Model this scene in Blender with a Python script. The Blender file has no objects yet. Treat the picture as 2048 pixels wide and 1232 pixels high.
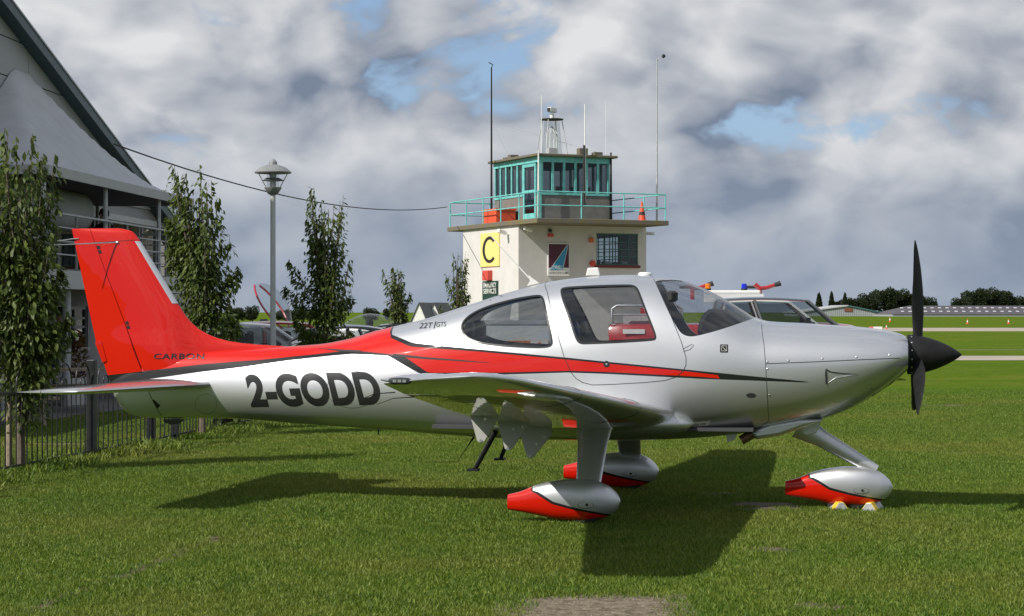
import bpy, bmesh, math, random
from mathutils import Vector, Matrix
random.seed(7)
scene = bpy.context.scene
col = scene.collection
R = math.radians

# ------------------------------------------------------------------ camera
FP, CH, HY = 3940.0, 1.72, 624.0            # focal length in photo pixels, eye height, horizon row
cam_d = bpy.data.cameras.new('camera'); cam = bpy.data.objects.new('camera', cam_d); col.objects.link(cam)
cam.location = (0, 0, CH); cam.rotation_euler = (R(90), 0, 0)
cam_d.sensor_width = 36; cam_d.lens = 36 * FP / 2048; cam_d.shift_y = (HY - 616) / 2048
cam_d.clip_start = 0.1; cam_d.clip_end = 12000
scene.camera = cam

# ------------------------------------------------------------------ light
SUN_AZ, SUN_EL = R(35), R(40)               # azimuth measured from -X (left) towards the camera
sun_dir = Vector((-math.cos(SUN_AZ) * math.cos(SUN_EL), -math.sin(SUN_AZ) * math.cos(SUN_EL), math.sin(SUN_EL)))
sd = bpy.data.lights.new('sun', 'SUN'); sd.energy = 5.0; sd.angle = R(0.5); sd.color = (1, 0.95, 0.87)
so = bpy.data.objects.new('sun', sd); col.objects.link(so); so.location = (-30, -20, 40)
so.rotation_euler = sun_dir.to_track_quat('Z', 'Y').to_euler()

world = bpy.data.worlds.new('World'); scene.world = world; world.use_nodes = True
def build_world():
    nt = world.node_tree; N = nt.nodes; L = nt.links; N.clear()
    def math_(op, a, b=None, clamp=False):
        n = N.new('ShaderNodeMath'); n.operation = op; n.use_clamp = clamp
        for i, v in enumerate((a, b)):
            if v is None: continue
            if hasattr(v, 'links'): L.new(v, n.inputs[i])
            else: n.inputs[i].default_value = v
        return n.outputs[0]
    def vec(op, a, b):
        n = N.new('ShaderNodeVectorMath'); n.operation = op
        for i, v in enumerate((a, b)):
            if hasattr(v, 'links'): L.new(v, n.inputs[i])
            else: n.inputs[i].default_value = v
        return n.outputs[0]
    def mix(f, a, b):
        n = N.new('ShaderNodeMix'); n.data_type = 'RGBA'
        if hasattr(f, 'links'): L.new(f, n.inputs[0])
        else: n.inputs[0].default_value = f
        for k, v in ((6, a), (7, b)):
            if hasattr(v, 'links'): L.new(v, n.inputs[k])
            else: n.inputs[k].default_value = (*v, 1)
        return n.outputs[2]
    def sstep(v, a, b, c=0.0, d=1.0):
        n = N.new('ShaderNodeMapRange'); n.interpolation_type = 'SMOOTHSTEP'
        L.new(v, n.inputs[0]); n.inputs[1].default_value = a; n.inputs[2].default_value = b; n.inputs[3].default_value = c; n.inputs[4].default_value = d
        return n.outputs[0]
    def noise(vv, scale, detail, rough):
        n = N.new('ShaderNodeTexNoise'); L.new(vv, n.inputs['Vector'])
        n.inputs['Scale'].default_value = scale; n.inputs['Detail'].default_value = detail; n.inputs['Roughness'].default_value = rough
        return n
    def billow(vv, scale, detail):
        n = N.new('ShaderNodeTexVoronoi'); n.feature = 'F1'; n.normalize = True; L.new(vv, n.inputs['Vector'])
        n.inputs['Scale'].default_value = scale; n.inputs['Detail'].default_value = detail; n.inputs['Roughness'].default_value = 0.52
        n.inputs['Lacunarity'].default_value = 2.1
        return n.outputs['Distance']
    tc = N.new('ShaderNodeTexCoord'); d = tc.outputs['Generated']
    sp = N.new('ShaderNodeSeparateXYZ'); L.new(d, sp.inputs[0]); z = math_('ABSOLUTE', sp.outputs[2])
    inv = math_('DIVIDE', 1.0, math_('ADD', z, 0.75))
    sc = N.new('ShaderNodeVectorMath'); sc.operation = 'SCALE'; L.new(d, sc.inputs[0]); L.new(inv, sc.inputs[3])
    base = vec('ADD', sc.outputs[0], CLOUD_OFF)
    wv = noise(base, 8.0, 3, 0.5).outputs['Color']
    warp = vec('ADD', base, vec('MULTIPLY', vec('SUBTRACT', wv, (0.5, 0.5, 0.5)), (0.06, 0.06, 0.06)))
    def dens(vv, det):
        a = noise(vv, 6.6, 2, 0.45).outputs['Fac']; b = billow(vv, 15, det)
        c = noise(vv, 36, max(1, det + 1), 0.55).outputs['Fac']
        return math_('ADD', math_('ADD', math_('MULTIPLY', a, 1.42), math_('MULTIPLY', math_('SUBTRACT', 0.5, b), 0.95)), math_('MULTIPLY', c, 0.30))
    d0 = dens(warp, 3)
    d1 = dens(vec('ADD', warp, (-0.03, 0.0, 0.032)), 0.5)
    low = sstep(z, 0.0, 0.11)
    bank = math_('MULTIPLY', math_('SUBTRACT', 1.0, low), 0.30)           # cloud layer closes up towards the horizon
    cover = sstep(math_('ADD', d0, bank), CV[0], CV[1])
    lump = math_('ADD', math_('MULTIPLY', math_('SUBTRACT', d0, d1), 1.95), 0.55)
    thick = sstep(d0, CV[1], CV[1] + 0.35)
    tone = math_('SUBTRACT', lump, math_('MULTIPLY', thick, 0.20), clamp=True)
    tone = math_('MULTIPLY', tone, math_('ADD', math_('MULTIPLY', low, 0.62), 0.38))
    cl = mix(math_('MULTIPLY', math_('SUBTRACT', 1.0, low), 0.5), mix(tone, CLOUD_DARK, CLOUD_LIGHT), (3.2, 3.9, 5.0))
    sky = N.new('ShaderNodeTexSky'); sky.sky_type = 'NISHITA'; sky.sun_disc = False
    sky.sun_elevation = SUN_EL; sky.sun_rotation = math.atan2(sun_dir.x, sun_dir.y)
    sky.air_density = 1.0; sky.dust_density = 0.3; sky.ozone_density = 2.0
    hs = N.new('ShaderNodeHueSaturation'); L.new(sky.outputs[0], hs.inputs['Color']); hs.inputs['Saturation'].default_value = 1.0
    veil = mix(0.5, mix(low, HAZE, hs.outputs[0]), CLOUD_MID)
    out = mix(cover, veil, cl)
    bg = N.new('ShaderNodeBackground'); L.new(out, bg.inputs[0]); bg.inputs[1].default_value = 0.1
    wo = N.new('ShaderNodeOutputWorld'); L.new(bg.outputs[0], wo.inputs[0])
CV = (0.81, 0.96)
CLOUD_OFF = (3.0, 6.0, 5.0)
CLOUD_DARK = (1.95, 2.4, 3.25)
CLOUD_LIGHT = (7.6, 7.65, 7.75)
CLOUD_MID = (2.9, 4.5, 7.4)
HAZE = (2.9, 3.8, 5.2)
build_world()
world.cycles.sampling_method = 'MANUAL'; world.cycles.sample_map_resolution = 256
scene.view_settings.view_transform = 'Standard'; scene.view_settings.look = 'None'
scene.view_settings.exposure = 0.0; scene.view_settings.gamma = 1.0
scene.render.engine = 'CYCLES'
scene.cycles.max_bounces = 8; scene.cycles.transparent_max_bounces = 24; scene.cycles.caustics_reflective = False
scene.cycles.caustics_refractive = False; scene.cycles.sample_clamp_indirect = 6

# ------------------------------------------------------------------ pixel helpers (photo pixel -> real place at a chosen depth)
def at(px, py, D): return Vector(((px - 1024) / FP * D, D, CH - (py - HY) / FP * D))
def gnd(px, py):
    D = FP * CH / (py - HY); return Vector(((px - 1024) / FP * D, D, 0))

# ------------------------------------------------------------------ materials
class NT:
    def __init__(s, name):
        s.m = bpy.data.materials.new(name); s.m.use_nodes = True; s.t = s.m.node_tree
        s.N = s.t.nodes; s.L = s.t.links; s.b = s.N['Principled BSDF']; s.out = s.N['Material Output']
    def put(s, sock, v):
        if hasattr(v, 'links'): s.L.new(v, sock)
        elif isinstance(v, (tuple, list)) and len(v) == 3 and sock.type == 'RGBA': sock.default_value = (*v, 1)
        else: sock.default_value = v
    def node(s, typ, **kw):
        n = s.N.new(typ)
        for k, v in kw.items():
            if k.startswith('_'): setattr(n, k[1:], v)
            else: s.put(n.inputs[k.replace('0', ' ') if k not in n.inputs else k], v)
        return n
    def math(s, op, a, b=None, clamp=False):
        n = s.N.new('ShaderNodeMath'); n.operation = op; n.use_clamp = clamp; s.put(n.inputs[0], a)
        if b is not None: s.put(n.inputs[1], b)
        return n.outputs[0]
    def mix(s, f, a, b):
        n = s.N.new('ShaderNodeMix'); n.data_type = 'RGBA'; s.put(n.inputs[0], f); s.put(n.inputs[6], a); s.put(n.inputs[7], b); return n.outputs[2]
    def obj(s): return s.N.new('ShaderNodeTexCoord').outputs['Object']
    def pos(s): return s.N.new('ShaderNodeNewGeometry').outputs['Position']
    def noise(s, vec, scale, detail=4, rough=0.55):
        n = s.N.new('ShaderNodeTexNoise'); s.L.new(vec, n.inputs['Vector'])
        n.inputs['Scale'].default_value = scale; n.inputs['Detail'].default_value = detail; n.inputs['Roughness'].default_value = rough
        return n.outputs['Fac']
    def rng(s, v, a, b, c=0.0, d=1.0):
        n = s.N.new('ShaderNodeMapRange'); s.put(n.inputs[0], v)
        for i, k in enumerate((a, b, c, d)): n.inputs[i + 1].default_value = k
        return n.outputs[0]
    def bump(s, h, strength, dist=0.01):
        n = s.N.new('ShaderNodeBump'); s.L.new(h, n.inputs['Height']); n.inputs['Strength'].default_value = strength
        n.inputs['Distance'].default_value = dist; s.L.new(n.outputs[0], s.b.inputs['Normal'])
    def set(s, **kw):
        names = dict(col='Base Color', rough='Roughness', metal='Metallic', coat='Coat Weight', coatr='Coat Roughness', spec='Specular IOR Level', emis='Emission Color', emiss='Emission Strength', alpha='Alpha', trans='Transmission Weight')
        for k, v in kw.items(): s.put(s.b.inputs[names[k]], v)
        return s

def mat(name, c, rough=0.6, metal=0.0, var=0.12, scale=6.0, bump=0.0, coat=0.0, spec=0.5, bscale=None, world=False):
    t = NT(name); p = t.pos() if world else t.obj()
    n = t.noise(p, scale, 5, 0.6)
    lo = tuple(x * (1 - var) for x in c); hi = tuple(min(1, x * (1 + var)) for x in c)
    t.set(col=t.mix(t.rng(n, 0.3, 0.7), lo, hi), rough=t.rng(n, 0.2, 0.8, max(0, rough - 0.06), min(1, rough + 0.06)), metal=metal, coat=coat, spec=spec)
    if bump: t.bump(t.noise(p, bscale or scale * 6, 4, 0.6), bump)
    return t.m

def glass_mat(name, tint, refl_rough=0.0, ior=1.5):
    t = NT(name); t.N.remove(t.b)
    tr = t.N.new('ShaderNodeBsdfTransparent'); gl = t.N.new('ShaderNodeBsdfGlossy'); mx = t.N.new('ShaderNodeMixShader'); fr = t.N.new('ShaderNodeFresnel')
    n = t.noise(t.obj(), 3.0, 3); t.put(tr.inputs[0], t.mix(n, tuple(x * 0.94 for x in tint), tint))
    gl.inputs['Roughness'].default_value = refl_rough
    bf = t.N.new('ShaderNodeNewGeometry').outputs['Backfacing']; t.put(fr.inputs[0], t.rng(bf, 0, 1, ior, 1 / ior))     # same reflectance from either side of a thin pane
    t.L.new(fr.outputs[0], mx.inputs[0]); t.L.new(tr.outputs[0], mx.inputs[1]); t.L.new(gl.outputs[0], mx.inputs[2]); t.L.new(mx.outputs[0], t.out.inputs[0])
    return t.m

M = {}
M['black_paint'] = mat('black_paint', (0.012, 0.012, 0.013), 0.35, coat=0.3)
M['fence_black'] = mat('fence_black', (0.014, 0.015, 0.017), 0.42, var=0.4, scale=9)
M['matt_black'] = mat('matt_black', (0.010, 0.010, 0.011), 0.6, var=0.35, scale=14, spec=0.3)
M['rubber'] = mat('rubber', (0.015, 0.015, 0.016), 0.8)
M['white_paint'] = mat('white_paint', (0.78, 0.78, 0.76), 0.4, var=0.04)
M['steel'] = mat('steel', (0.55, 0.56, 0.57), 0.35, metal=0.9)
M['galv'] = mat('galv', (0.44, 0.45, 0.46), 0.5, metal=0.15, var=0.2, scale=12)
M['exhaust'] = mat('exhaust', (0.20, 0.12, 0.08), 0.45, metal=0.8, var=0.4, scale=20)
M['leather'] = mat('leather', (0.02, 0.02, 0.022), 0.45, var=0.3, bump=0.2)
M['dark_trim'] = mat('dark_trim', (0.02, 0.021, 0.023), 0.7)
M['seat_red'] = mat('seat_red', (0.35, 0.02, 0.02), 0.5)
M['liner'] = mat('liner', (0.055, 0.055, 0.06), 0.85)
M['wood'] = mat('wood', (0.30, 0.24, 0.17), 0.75, var=0.35, scale=14, bump=0.3)
M['cone_orange'] = mat('cone_orange', (0.75, 0.09, 0.03), 0.5)
M['tyre_rim'] = mat('tyre_rim', (0.5, 0.5, 0.52), 0.3, metal=0.8)
M['yellow'] = mat('yellow', (0.75, 0.55, 0.04), 0.55, var=0.25, scale=18)
M['teal'] = mat('teal', (0.16, 0.52, 0.50), 0.5, var=0.22, scale=5, bump=0.1)
M['glass'] = glass_mat('clear_glass', (0.86, 0.90, 0.90))
M['glass_dark'] = glass_mat('tinted_glass', (0.66, 0.69, 0.70))
M['glass_cabin'] = glass_mat('cabin_glass', (0.90, 0.91, 0.92))
M['glass_rear'] = glass_mat('rear_glass', (0.80, 0.82, 0.83), 0.0, 1.75)
M['clear_lens'] = glass_mat('clear_lens', (0.9, 0.92, 0.92))

# ------------------------------------------------------------------ mesh helpers
def recalc(me):
    bm = bmesh.new(); bm.from_mesh(me); bmesh.ops.recalc_face_normals(bm, faces=bm.faces); bm.to_mesh(me); bm.free()
def link(name, me, m=None, parent=None, smooth=False, angle=40, fix=True):
    if fix: recalc(me)
    if m is not None:
        for k in (m if isinstance(m, (list, tuple)) else [m]): me.materials.append(k)
    if smooth:
        me.polygons.foreach_set('use_smooth', [True] * len(me.polygons)); me.set_sharp_from_angle(angle=R(angle))
    o = bpy.data.objects.new(name, me); col.objects.link(o)
    if parent is not None: o.parent = parent
    return o
class MB:
    def __init__(s): s.v = []; s.f = []
    def add(s, vs, fs):
        k = len(s.v); s.v += [tuple(v) for v in vs]; s.f += [tuple(i + k for i in f) for f in fs]; return s
    def box(s, a, b, mtx=None):
        x0, y0, z0 = a; x1, y1, z1 = b
        vs = [Vector(p) for p in ((x0,y0,z0),(x1,y0,z0),(x1,y1,z0),(x0,y1,z0),(x0,y0,z1),(x1,y0,z1),(x1,y1,z1),(x0,y1,z1))]
        if mtx is not None: vs = [mtx @ v for v in vs]
        return s.add(vs, [(0,3,2,1),(4,5,6,7),(0,1,5,4),(1,2,6,5),(2,3,7,6),(3,0,4,7)])
    def cbox(s, c, d, mtx=None):
        return s.box([c[i] - d[i] / 2 for i in range(3)], [c[i] + d[i] / 2 for i in range(3)], mtx)
    def tube(s, pts, r, n=8, cap=True, flat=1.0, up=None):
        pts = [Vector(p) for p in pts]; m = len(pts); rs = r if isinstance(r, (list, tuple)) else [r] * m
        ref = None; vs = []
        for i, p in enumerate(pts):
            t = (pts[min(i + 1, m - 1)] - pts[max(i - 1, 0)]).normalized()
            if ref is None:
                ref = Vector(up) if up else (Vector((0, 0, 1)) if abs(t.z) < 0.9 else Vector((1, 0, 0)))
            a = (ref - t * ref.dot(t)).normalized(); b = t.cross(a); ref = a
            for k in range(n):
                w = 2 * math.pi * k / n; vs.append(p + a * (math.cos(w) * rs[i]) + b * (math.sin(w) * rs[i] * flat))
        fs = [(i*n+k, i*n+(k+1)%n, (i+1)*n+(k+1)%n, (i+1)*n+k) for i in range(m - 1) for k in range(n)]
        if cap: fs += [tuple(reversed(range(n))), tuple((m-1)*n + k for k in range(n))]
        return s.add(vs, fs)
    def lathe(s, prof, n=24, c=(0, 0, 0), axis='z', cap=True):
        c = Vector(c); vs = []
        for r, h in prof:
            for k in range(n):
                w = 2 * math.pi * k / n; a, b = math.cos(w) * r, math.sin(w) * r
                vs.append(c + (Vector((a, b, h)) if axis == 'z' else Vector((h, a, b)) if axis == 'x' else Vector((a, h, b))))
        m = len(prof)
        fs = [(i*n+k, i*n+(k+1)%n, (i+1)*n+(k+1)%n, (i+1)*n+k) for i in range(m - 1) for k in range(n)]
        if cap: fs += [tuple(reversed(range(n))), tuple((m-1)*n + k for k in range(n))]
        return s.add(vs, fs)
    def prism(s, poly, y0, y1, fn=None):
        """poly of (x, z) pushed along y"""
        n = len(poly); fn = fn or (lambda x, y, z: (x, y, z))
        vs = [fn(x, y0, z) for x, z in poly] + [fn(x, y1, z) for x, z in poly]
        return s.add(vs, [tuple(range(n)), tuple(reversed(range(n, 2*n)))] + [(i, (i+1)%n, n+(i+1)%n, n+i) for i in range(n)])
    def rings(s, rings, cap=True):
        n = len(rings[0]); m = len(rings); vs = [p for r in rings for p in r]
        fs = [(i*n+k, i*n+(k+1)%n, (i+1)*n+(k+1)%n, (i+1)*n+k) for i in range(m - 1) for k in range(n)]
        if cap: fs += [tuple(reversed(range(n))), tuple((m-1)*n + k for k in range(n))]
        return s.add(vs, fs)
    def mesh(s, name):
        me = bpy.data.meshes.new(name); me.from_pydata(s.v, [], s.f); me.update(); return me
    def build(s, name, m, parent=None, smooth=False, angle=40, fix=True):
        return link(name, s.mesh(name), m, parent, smooth, angle, fix)
def tag(o, label=None, cat=None, group=None, kind=None):
    if label: o['label'] = label
    if cat: o['category'] = cat
    if group: o['group'] = group
    if kind: o['kind'] = kind
    return o
def empty(name, loc=(0, 0, 0), rz=0.0, label=None, cat=None, group=None):
    o = bpy.data.objects.new(name, None); col.objects.link(o); o.location = loc; o.rotation_euler = (0, 0, rz); o.empty_display_size = 0.2
    return tag(o, label, cat, group)
def place(name, me, parent, loc=(0, 0, 0), rot=(0, 0, 0), scale=(1, 1, 1)):
    o = bpy.data.objects.new(name, me); col.objects.link(o); o.parent = parent; o.location = loc; o.rotation_euler = rot; o.scale = scale; return o
def bevel(o, w, seg=2):
    md = o.modifiers.new('bevel', 'BEVEL'); md.width = w; md.segments = seg; md.limit_method = 'ANGLE'; md.angle_limit = R(35); return o
def text_mesh(body, bold=0.0, spacing=1.0):
    cu = bpy.data.curves.new('lettering', 'FONT'); cu.body = body; cu.offset = bold; cu.space_character = spacing; cu.resolution_u = 6
    o = bpy.data.objects.new('lettering', cu); col.objects.link(o); bpy.context.view_layer.update()
    me = bpy.data.meshes.new_from_object(o.evaluated_get(bpy.context.evaluated_depsgraph_get()))
    bpy.data.objects.remove(o); bpy.data.curves.remove(cu)
    xs = [v.co.x for v in me.vertices]; ys = [v.co.y for v in me.vertices]
    x0, x1, y0, y1 = min(xs), max(xs), min(ys), max(ys)
    for v in me.vertices: v.co = ((v.co.x - x0) / (x1 - x0), (v.co.y - y0) / (y1 - y0), 0)
    return me
def flat_text(body, parent, fn, m, bold=0.0, name='lettering', spacing=1.0):
    """fn maps (u, v) in 0..1 to a point"""
    me = text_mesh(body, bold, spacing)
    for v in me.vertices: v.co = fn(v.co.x, v.co.y)
    return link(name, me, m, parent, fix=False)
def pchip(pts):
    pts = sorted(pts); xs = [p[0] for p in pts]; ys = [p[1] for p in pts]; n = len(xs)
    h = [xs[i+1] - xs[i] for i in range(n-1)]; d = [(ys[i+1] - ys[i]) / h[i] for i in range(n-1)]
    m = [d[0]] + [0 if d[i-1] * d[i] <= 0 else (h[i-1] + h[i]) * 3 / ((2*h[i] + h[i-1]) / d[i-1] + (h[i] + 2*h[i-1]) / d[i]) for i in range(1, n-1)] + [d[-1]]
    def f(x):
        if x <= xs[0]: return ys[0]
        if x >= xs[-1]: return ys[-1]
        i = 0
        while x > xs[i+1]: i += 1
        t = (x - xs[i]) / h[i]; t2, t3 = t*t, t*t*t
        return (2*t3 - 3*t2 + 1) * ys[i] + (t3 - 2*t2 + t) * h[i] * m[i] + (-2*t3 + 3*t2) * ys[i+1] + (t3 - t2) * h[i] * m[i+1]
    return f
def lin(pts):
    def f(x):
        if x <= pts[0][0]: return pts[0][1]
        for (a, b), (c, d) in zip(pts, pts[1:]):
            if x <= c: return b + (d - b) * (x - a) / (c - a)
        return pts[-1][1]
    return f

# ------------------------------------------------------------------ ground, paths, runway strips
def grass_colour(t, p):
    big = t.noise(p, 0.35, 4, 0.6); mid = t.noise(p, 2.2, 5, 0.65); fine = t.noise(p, 26, 3, 0.6)
    sx = t.N.new('ShaderNodeVectorMath'); sx.operation = 'MULTIPLY'; t.L.new(p, sx.inputs[0]); sx.inputs[1].default_value = (0.02, 0.22, 0)
    far = t.noise(sx.outputs[0], 1.0, 3, 0.5)
    c = t.mix(t.rng(mid, 0.32, 0.68), (0.070, 0.150, 0.009), (0.158, 0.225, 0.018))
    c = t.mix(t.math('MULTIPLY', t.rng(big, 0.45, 0.62), 0.75), c, (0.200, 0.215, 0.034))
    c = t.mix(t.math('MULTIPLY', t.rng(far, 0.45, 0.62), 0.55), c, (0.075, 0.170, 0.014))
    return c, fine, mid
t = NT('grass_field'); p = t.pos(); c, fine, mid = grass_colour(t, p)
soil = t.rng(t.noise(p, 1.15, 6, 0.7), 0.635, 0.69)
c = t.mix(t.math('MULTIPLY', fine, 0.85), c, (0.050, 0.074, 0.016)); c = t.mix(t.math('MULTIPLY', soil, 0.7), c, (0.12, 0.085, 0.05))
t.set(col=c, rough=1.0, spec=0.0); t.bump(t.noise(p, 40, 4, 0.7), 0.7, 0.03); M['grass_field'] = t.m
t = NT('grass_blade'); p = t.pos(); c, fine, mid = grass_colour(t, p)
oi = t.math('FRACT', t.math('ADD', t.N.new('ShaderNodeObjectInfo').outputs['Random'], t.N.new('ShaderNodeNewGeometry').outputs['Random Per Island']))
c = t.mix(t.rng(oi, 0.55, 1.0, 0, 0.6), c, (0.38, 0.42, 0.08)); c = t.mix(t.rng(oi, 0.0, 0.45, 0.75, 0.0), c, (0.045, 0.090, 0.010))
t.set(col=c, rough=0.55, spec=0.35)
tl = t.N.new('ShaderNodeBsdfTranslucent'); t.L.new(c, tl.inputs[0]); mx = t.N.new('ShaderNodeMixShader'); mx.inputs[0].default_value = 0.35
t.L.new(t.b.outputs[0], mx.inputs[1]); t.L.new(tl.outputs[0], mx.inputs[2]); t.L.new(mx.outputs[0], t.out.inputs[0]); M['grass_blade'] = t.m

tag(MB().add([(-3500, -60, 0), (3500, -60, 0), (3500, 7000, 0), (-3500, 7000, 0)], [(0, 1, 2, 3)]).build('ground', M['grass_field'], fix=False), kind='structure')
M['tarmac'] = mat('tarmac', (0.13, 0.125, 0.12), 0.85, var=0.25, scale=3, bump=0.3, bscale=90, world=True)
M['pale_path'] = mat('pale_path', (0.17, 0.135, 0.10), 0.9, var=0.25, scale=2.5, bump=0.4, bscale=60, world=True)
M['runway'] = mat('runway', (0.36, 0.31, 0.25), 0.9, var=0.12, scale=0.25, bump=0.1, world=True)
t = NT('rough_slab'); p = t.pos()
v = t.N.new('ShaderNodeTexVoronoi'); t.L.new(p, v.inputs['Vector']); v.inputs['Scale'].default_value = 75
n = t.noise(p, 16, 5, 0.7); c = t.mix(v.outputs['Distance'], (0.30, 0.25, 0.18), (0.13, 0.105, 0.075)); c = t.mix(t.rng(n, 0.42, 0.66), c, (0.075, 0.062, 0.04))
c = t.mix(t.rng(t.noise(p, 55, 3, 0.7), 0.6, 0.72), c, (0.50, 0.44, 0.34)); t.set(col=c, rough=0.95, spec=0.2); t.bump(n, 0.8, 0.02); M['slab'] = t.m

def sheet(name, pts, m, z=0.004):
    return tag(MB().add([(x, y, z) for x, y in pts], [tuple(range(len(pts)))]).build(name, m, fix=False), kind='structure')
sheet('taxiway', [(-40, 70.2), (900, 70.2), (900, 77.3), (-40, 77.3)], M['runway'])
sheet('runway', [(-300, 176), (1200, 176), (1200, 214), (-300, 214)], M['runway'])
sheet('worn_track', [(12, 88.2), (34, 89.6), (34, 90.4), (12, 89.2)], M['pale_path'])
# fence line and the asphalt in front of the clubhouse run the same way
FX0, FSL = -8.37, 0.149
def fx(D): return FX0 + FSL * D
sheet('footpath', [(-7.6, 25.35), (-3.3, 25.5), (-2.95, 25.65), (-3.4, 25.8), (-7.5, 25.75)], M['pale_path'])
sheet('forecourt', [(-7.64, 29.4), (-6.75, 35.4), (-4.5, 52), (-14, 60), (-30, 60), (-30, 14), (-9.9, 14)], M['tarmac'])
sheet('car_park', [(-3.6, 33.5), (2.4, 33.5), (6, 60), (-3.4, 60)], M['tarmac'])
M['bare_soil'] = mat('bare_soil', (0.10, 0.078, 0.045), 0.95, var=0.4, scale=14, bump=0.6, bscale=60, world=True)
SOIL = [(1.82, 14.2, .30, .2), (2.25, 17.4, .35, .4), (1.95, 18.6, .22, .15), (1.78, 11.45, .22, .2), (8.2, 36.2, .9, .25), (-3.2, 12.9, .18, .08), (-1.0, 16.4, .12, .05), (5.5, 24.0, .3, .1)]
SOIL += [(-2.80 + .147 * k * .28 + .03 * math.sin(k * 2.1), 11.1 + k * .28, .05 + .05 * abs(math.sin(k * 1.3)), .13) for k in range(15)]
rs_ = random.Random(4)
for sx, sy, rx, ry in SOIL:
    sheet('bare_soil', [(sx + rx * rs_.uniform(.7, 1.25) * math.cos(a * .449), sy + ry * rs_.uniform(.7, 1.25) * math.sin(a * .449)) for a in range(14)], M['bare_soil'], 0.004 + 0.0001 * len(bpy.data.objects) % 0.002)
slab = MB().box((-0.10, 9.6, -0.1), (1.05, 11.96, 0.012)).build('concrete_slab', M['slab']); tag(slab, kind='structure')

# grass blades on the near lawn, one mass
def make_tuft():
    rnd = random.Random(3); mb = MB()
    for i in range(26):
        a = rnd.uniform(0, 6.28); rr = 0.12 * math.sqrt(rnd.random()); x, y = math.cos(a) * rr, math.sin(a) * rr
        h = rnd.uniform(0.016, 0.036); w = rnd.uniform(0.0020, 0.0036); b = rnd.uniform(0, 6.28); lean = rnd.uniform(0.1, 0.9) * h; la = rnd.uniform(0, 6.28)
        dx, dy = math.cos(b) * w, math.sin(b) * w; lx, ly = math.cos(la) * lean, math.sin(la) * lean
        mb.add([(x-dx, y-dy, 0), (x+dx, y+dy, 0), (x+dx*.7+lx*.4, y+dy*.7+ly*.4, h*.6), (x-dx*.7+lx*.4, y-dy*.7+ly*.4, h*.6), (x+lx, y+ly, h)], [(0, 1, 2, 3), (3, 2, 4)])
    o = mb.build('grass_tuft', M['grass_blade'], fix=False); o.location = (2.2, 13.0, 0); return tag(o, 'single tuft of short grass in the lawn', 'grass', kind='stuff')
tuft = make_tuft()
def scatter(o, near, far, d0, d1, s0, s1, bare):
    g = bpy.data.node_groups.new('grass_scatter', 'GeometryNodeTree')
    g.interface.new_socket('Geometry', in_out='INPUT', socket_type='NodeSocketGeometry'); g.interface.new_socket('Geometry', in_out='OUTPUT', socket_type='NodeSocketGeometry')
    N, L = g.nodes, g.links; gi, go = N.new('NodeGroupInput'), N.new('NodeGroupOutput')
    ds = N.new('GeometryNodeDistributePointsOnFaces'); L.new(gi.outputs[0], ds.inputs['Mesh'])
    ps = N.new('GeometryNodeInputPosition'); sp = N.new('ShaderNodeSeparateXYZ'); L.new(ps.outputs[0], sp.inputs[0])
    mr = N.new('ShaderNodeMapRange'); L.new(sp.outputs[1], mr.inputs[0])
    for i, v in enumerate((d0, d1, near, far)): mr.inputs[i+1].default_value = v
    nz = N.new('ShaderNodeTexNoise'); nz.inputs['Scale'].default_value = 1.15; nz.inputs['Detail'].default_value = 6; nz.inputs['Roughness'].default_value = 0.7
    L.new(ps.outputs[0], nz.inputs['Vector'])
    m2 = N.new('ShaderNodeMapRange'); L.new(nz.outputs[0], m2.inputs[0])
    for i, v in enumerate((0.62, 0.68, 1.0, bare)): m2.inputs[i+1].default_value = v
    mu = N.new('ShaderNodeMath'); mu.operation = 'MULTIPLY'; L.new(mr.outputs[0], mu.inputs[0]); L.new(m2.outputs[0], mu.inputs[1])
    L.new(mu.outputs[0], ds.inputs['Density'])
    oi = N.new('GeometryNodeObjectInfo'); oi.inputs['Object'].default_value = tuft
    ip = N.new('GeometryNodeInstanceOnPoints'); L.new(ds.outputs[0], ip.inputs['Points']); L.new(oi.outputs['Geometry'], ip.inputs['Instance'])
    rv = N.new('FunctionNodeRandomValue'); rv.data_type = 'FLOAT_VECTOR'; rv.inputs[0].default_value = (0, 0, 0); rv.inputs[1].default_value = (0.12, 0.12, 6.28); L.new(rv.outputs[0], ip.inputs['Rotation'])
    # grass grows in patches: a broad noise sets the blade length
    nh = N.new('ShaderNodeTexNoise'); nh.inputs['Scale'].default_value = 0.8; nh.inputs['Detail'].default_value = 3; L.new(ps.outputs[0], nh.inputs['Vector'])
    mh = N.new('ShaderNodeMapRange'); L.new(nh.outputs[0], mh.inputs[0])
    for i, v in enumerate((0.35, 0.7, 0.8, 1.35)): mh.inputs[i+1].default_value = v
    rs = N.new('FunctionNodeRandomValue'); rs.data_type = 'FLOAT'; rs.inputs[2].default_value = s0; rs.inputs[3].default_value = s1
    ms = N.new('ShaderNodeMath'); ms.operation = 'MULTIPLY'; L.new(rs.outputs[1], ms.inputs[0]); L.new(mh.outputs[0], ms.inputs[1]); L.new(ms.outputs[0], ip.inputs['Scale'])
    L.new(ip.outputs[0], go.inputs[0])
    md = o.modifiers.new('scatter', 'NODES'); md.node_group = g
WHEELS = [(0.592, 15.97), (1.131, 19.03), (3.005, 17.12)]
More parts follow.
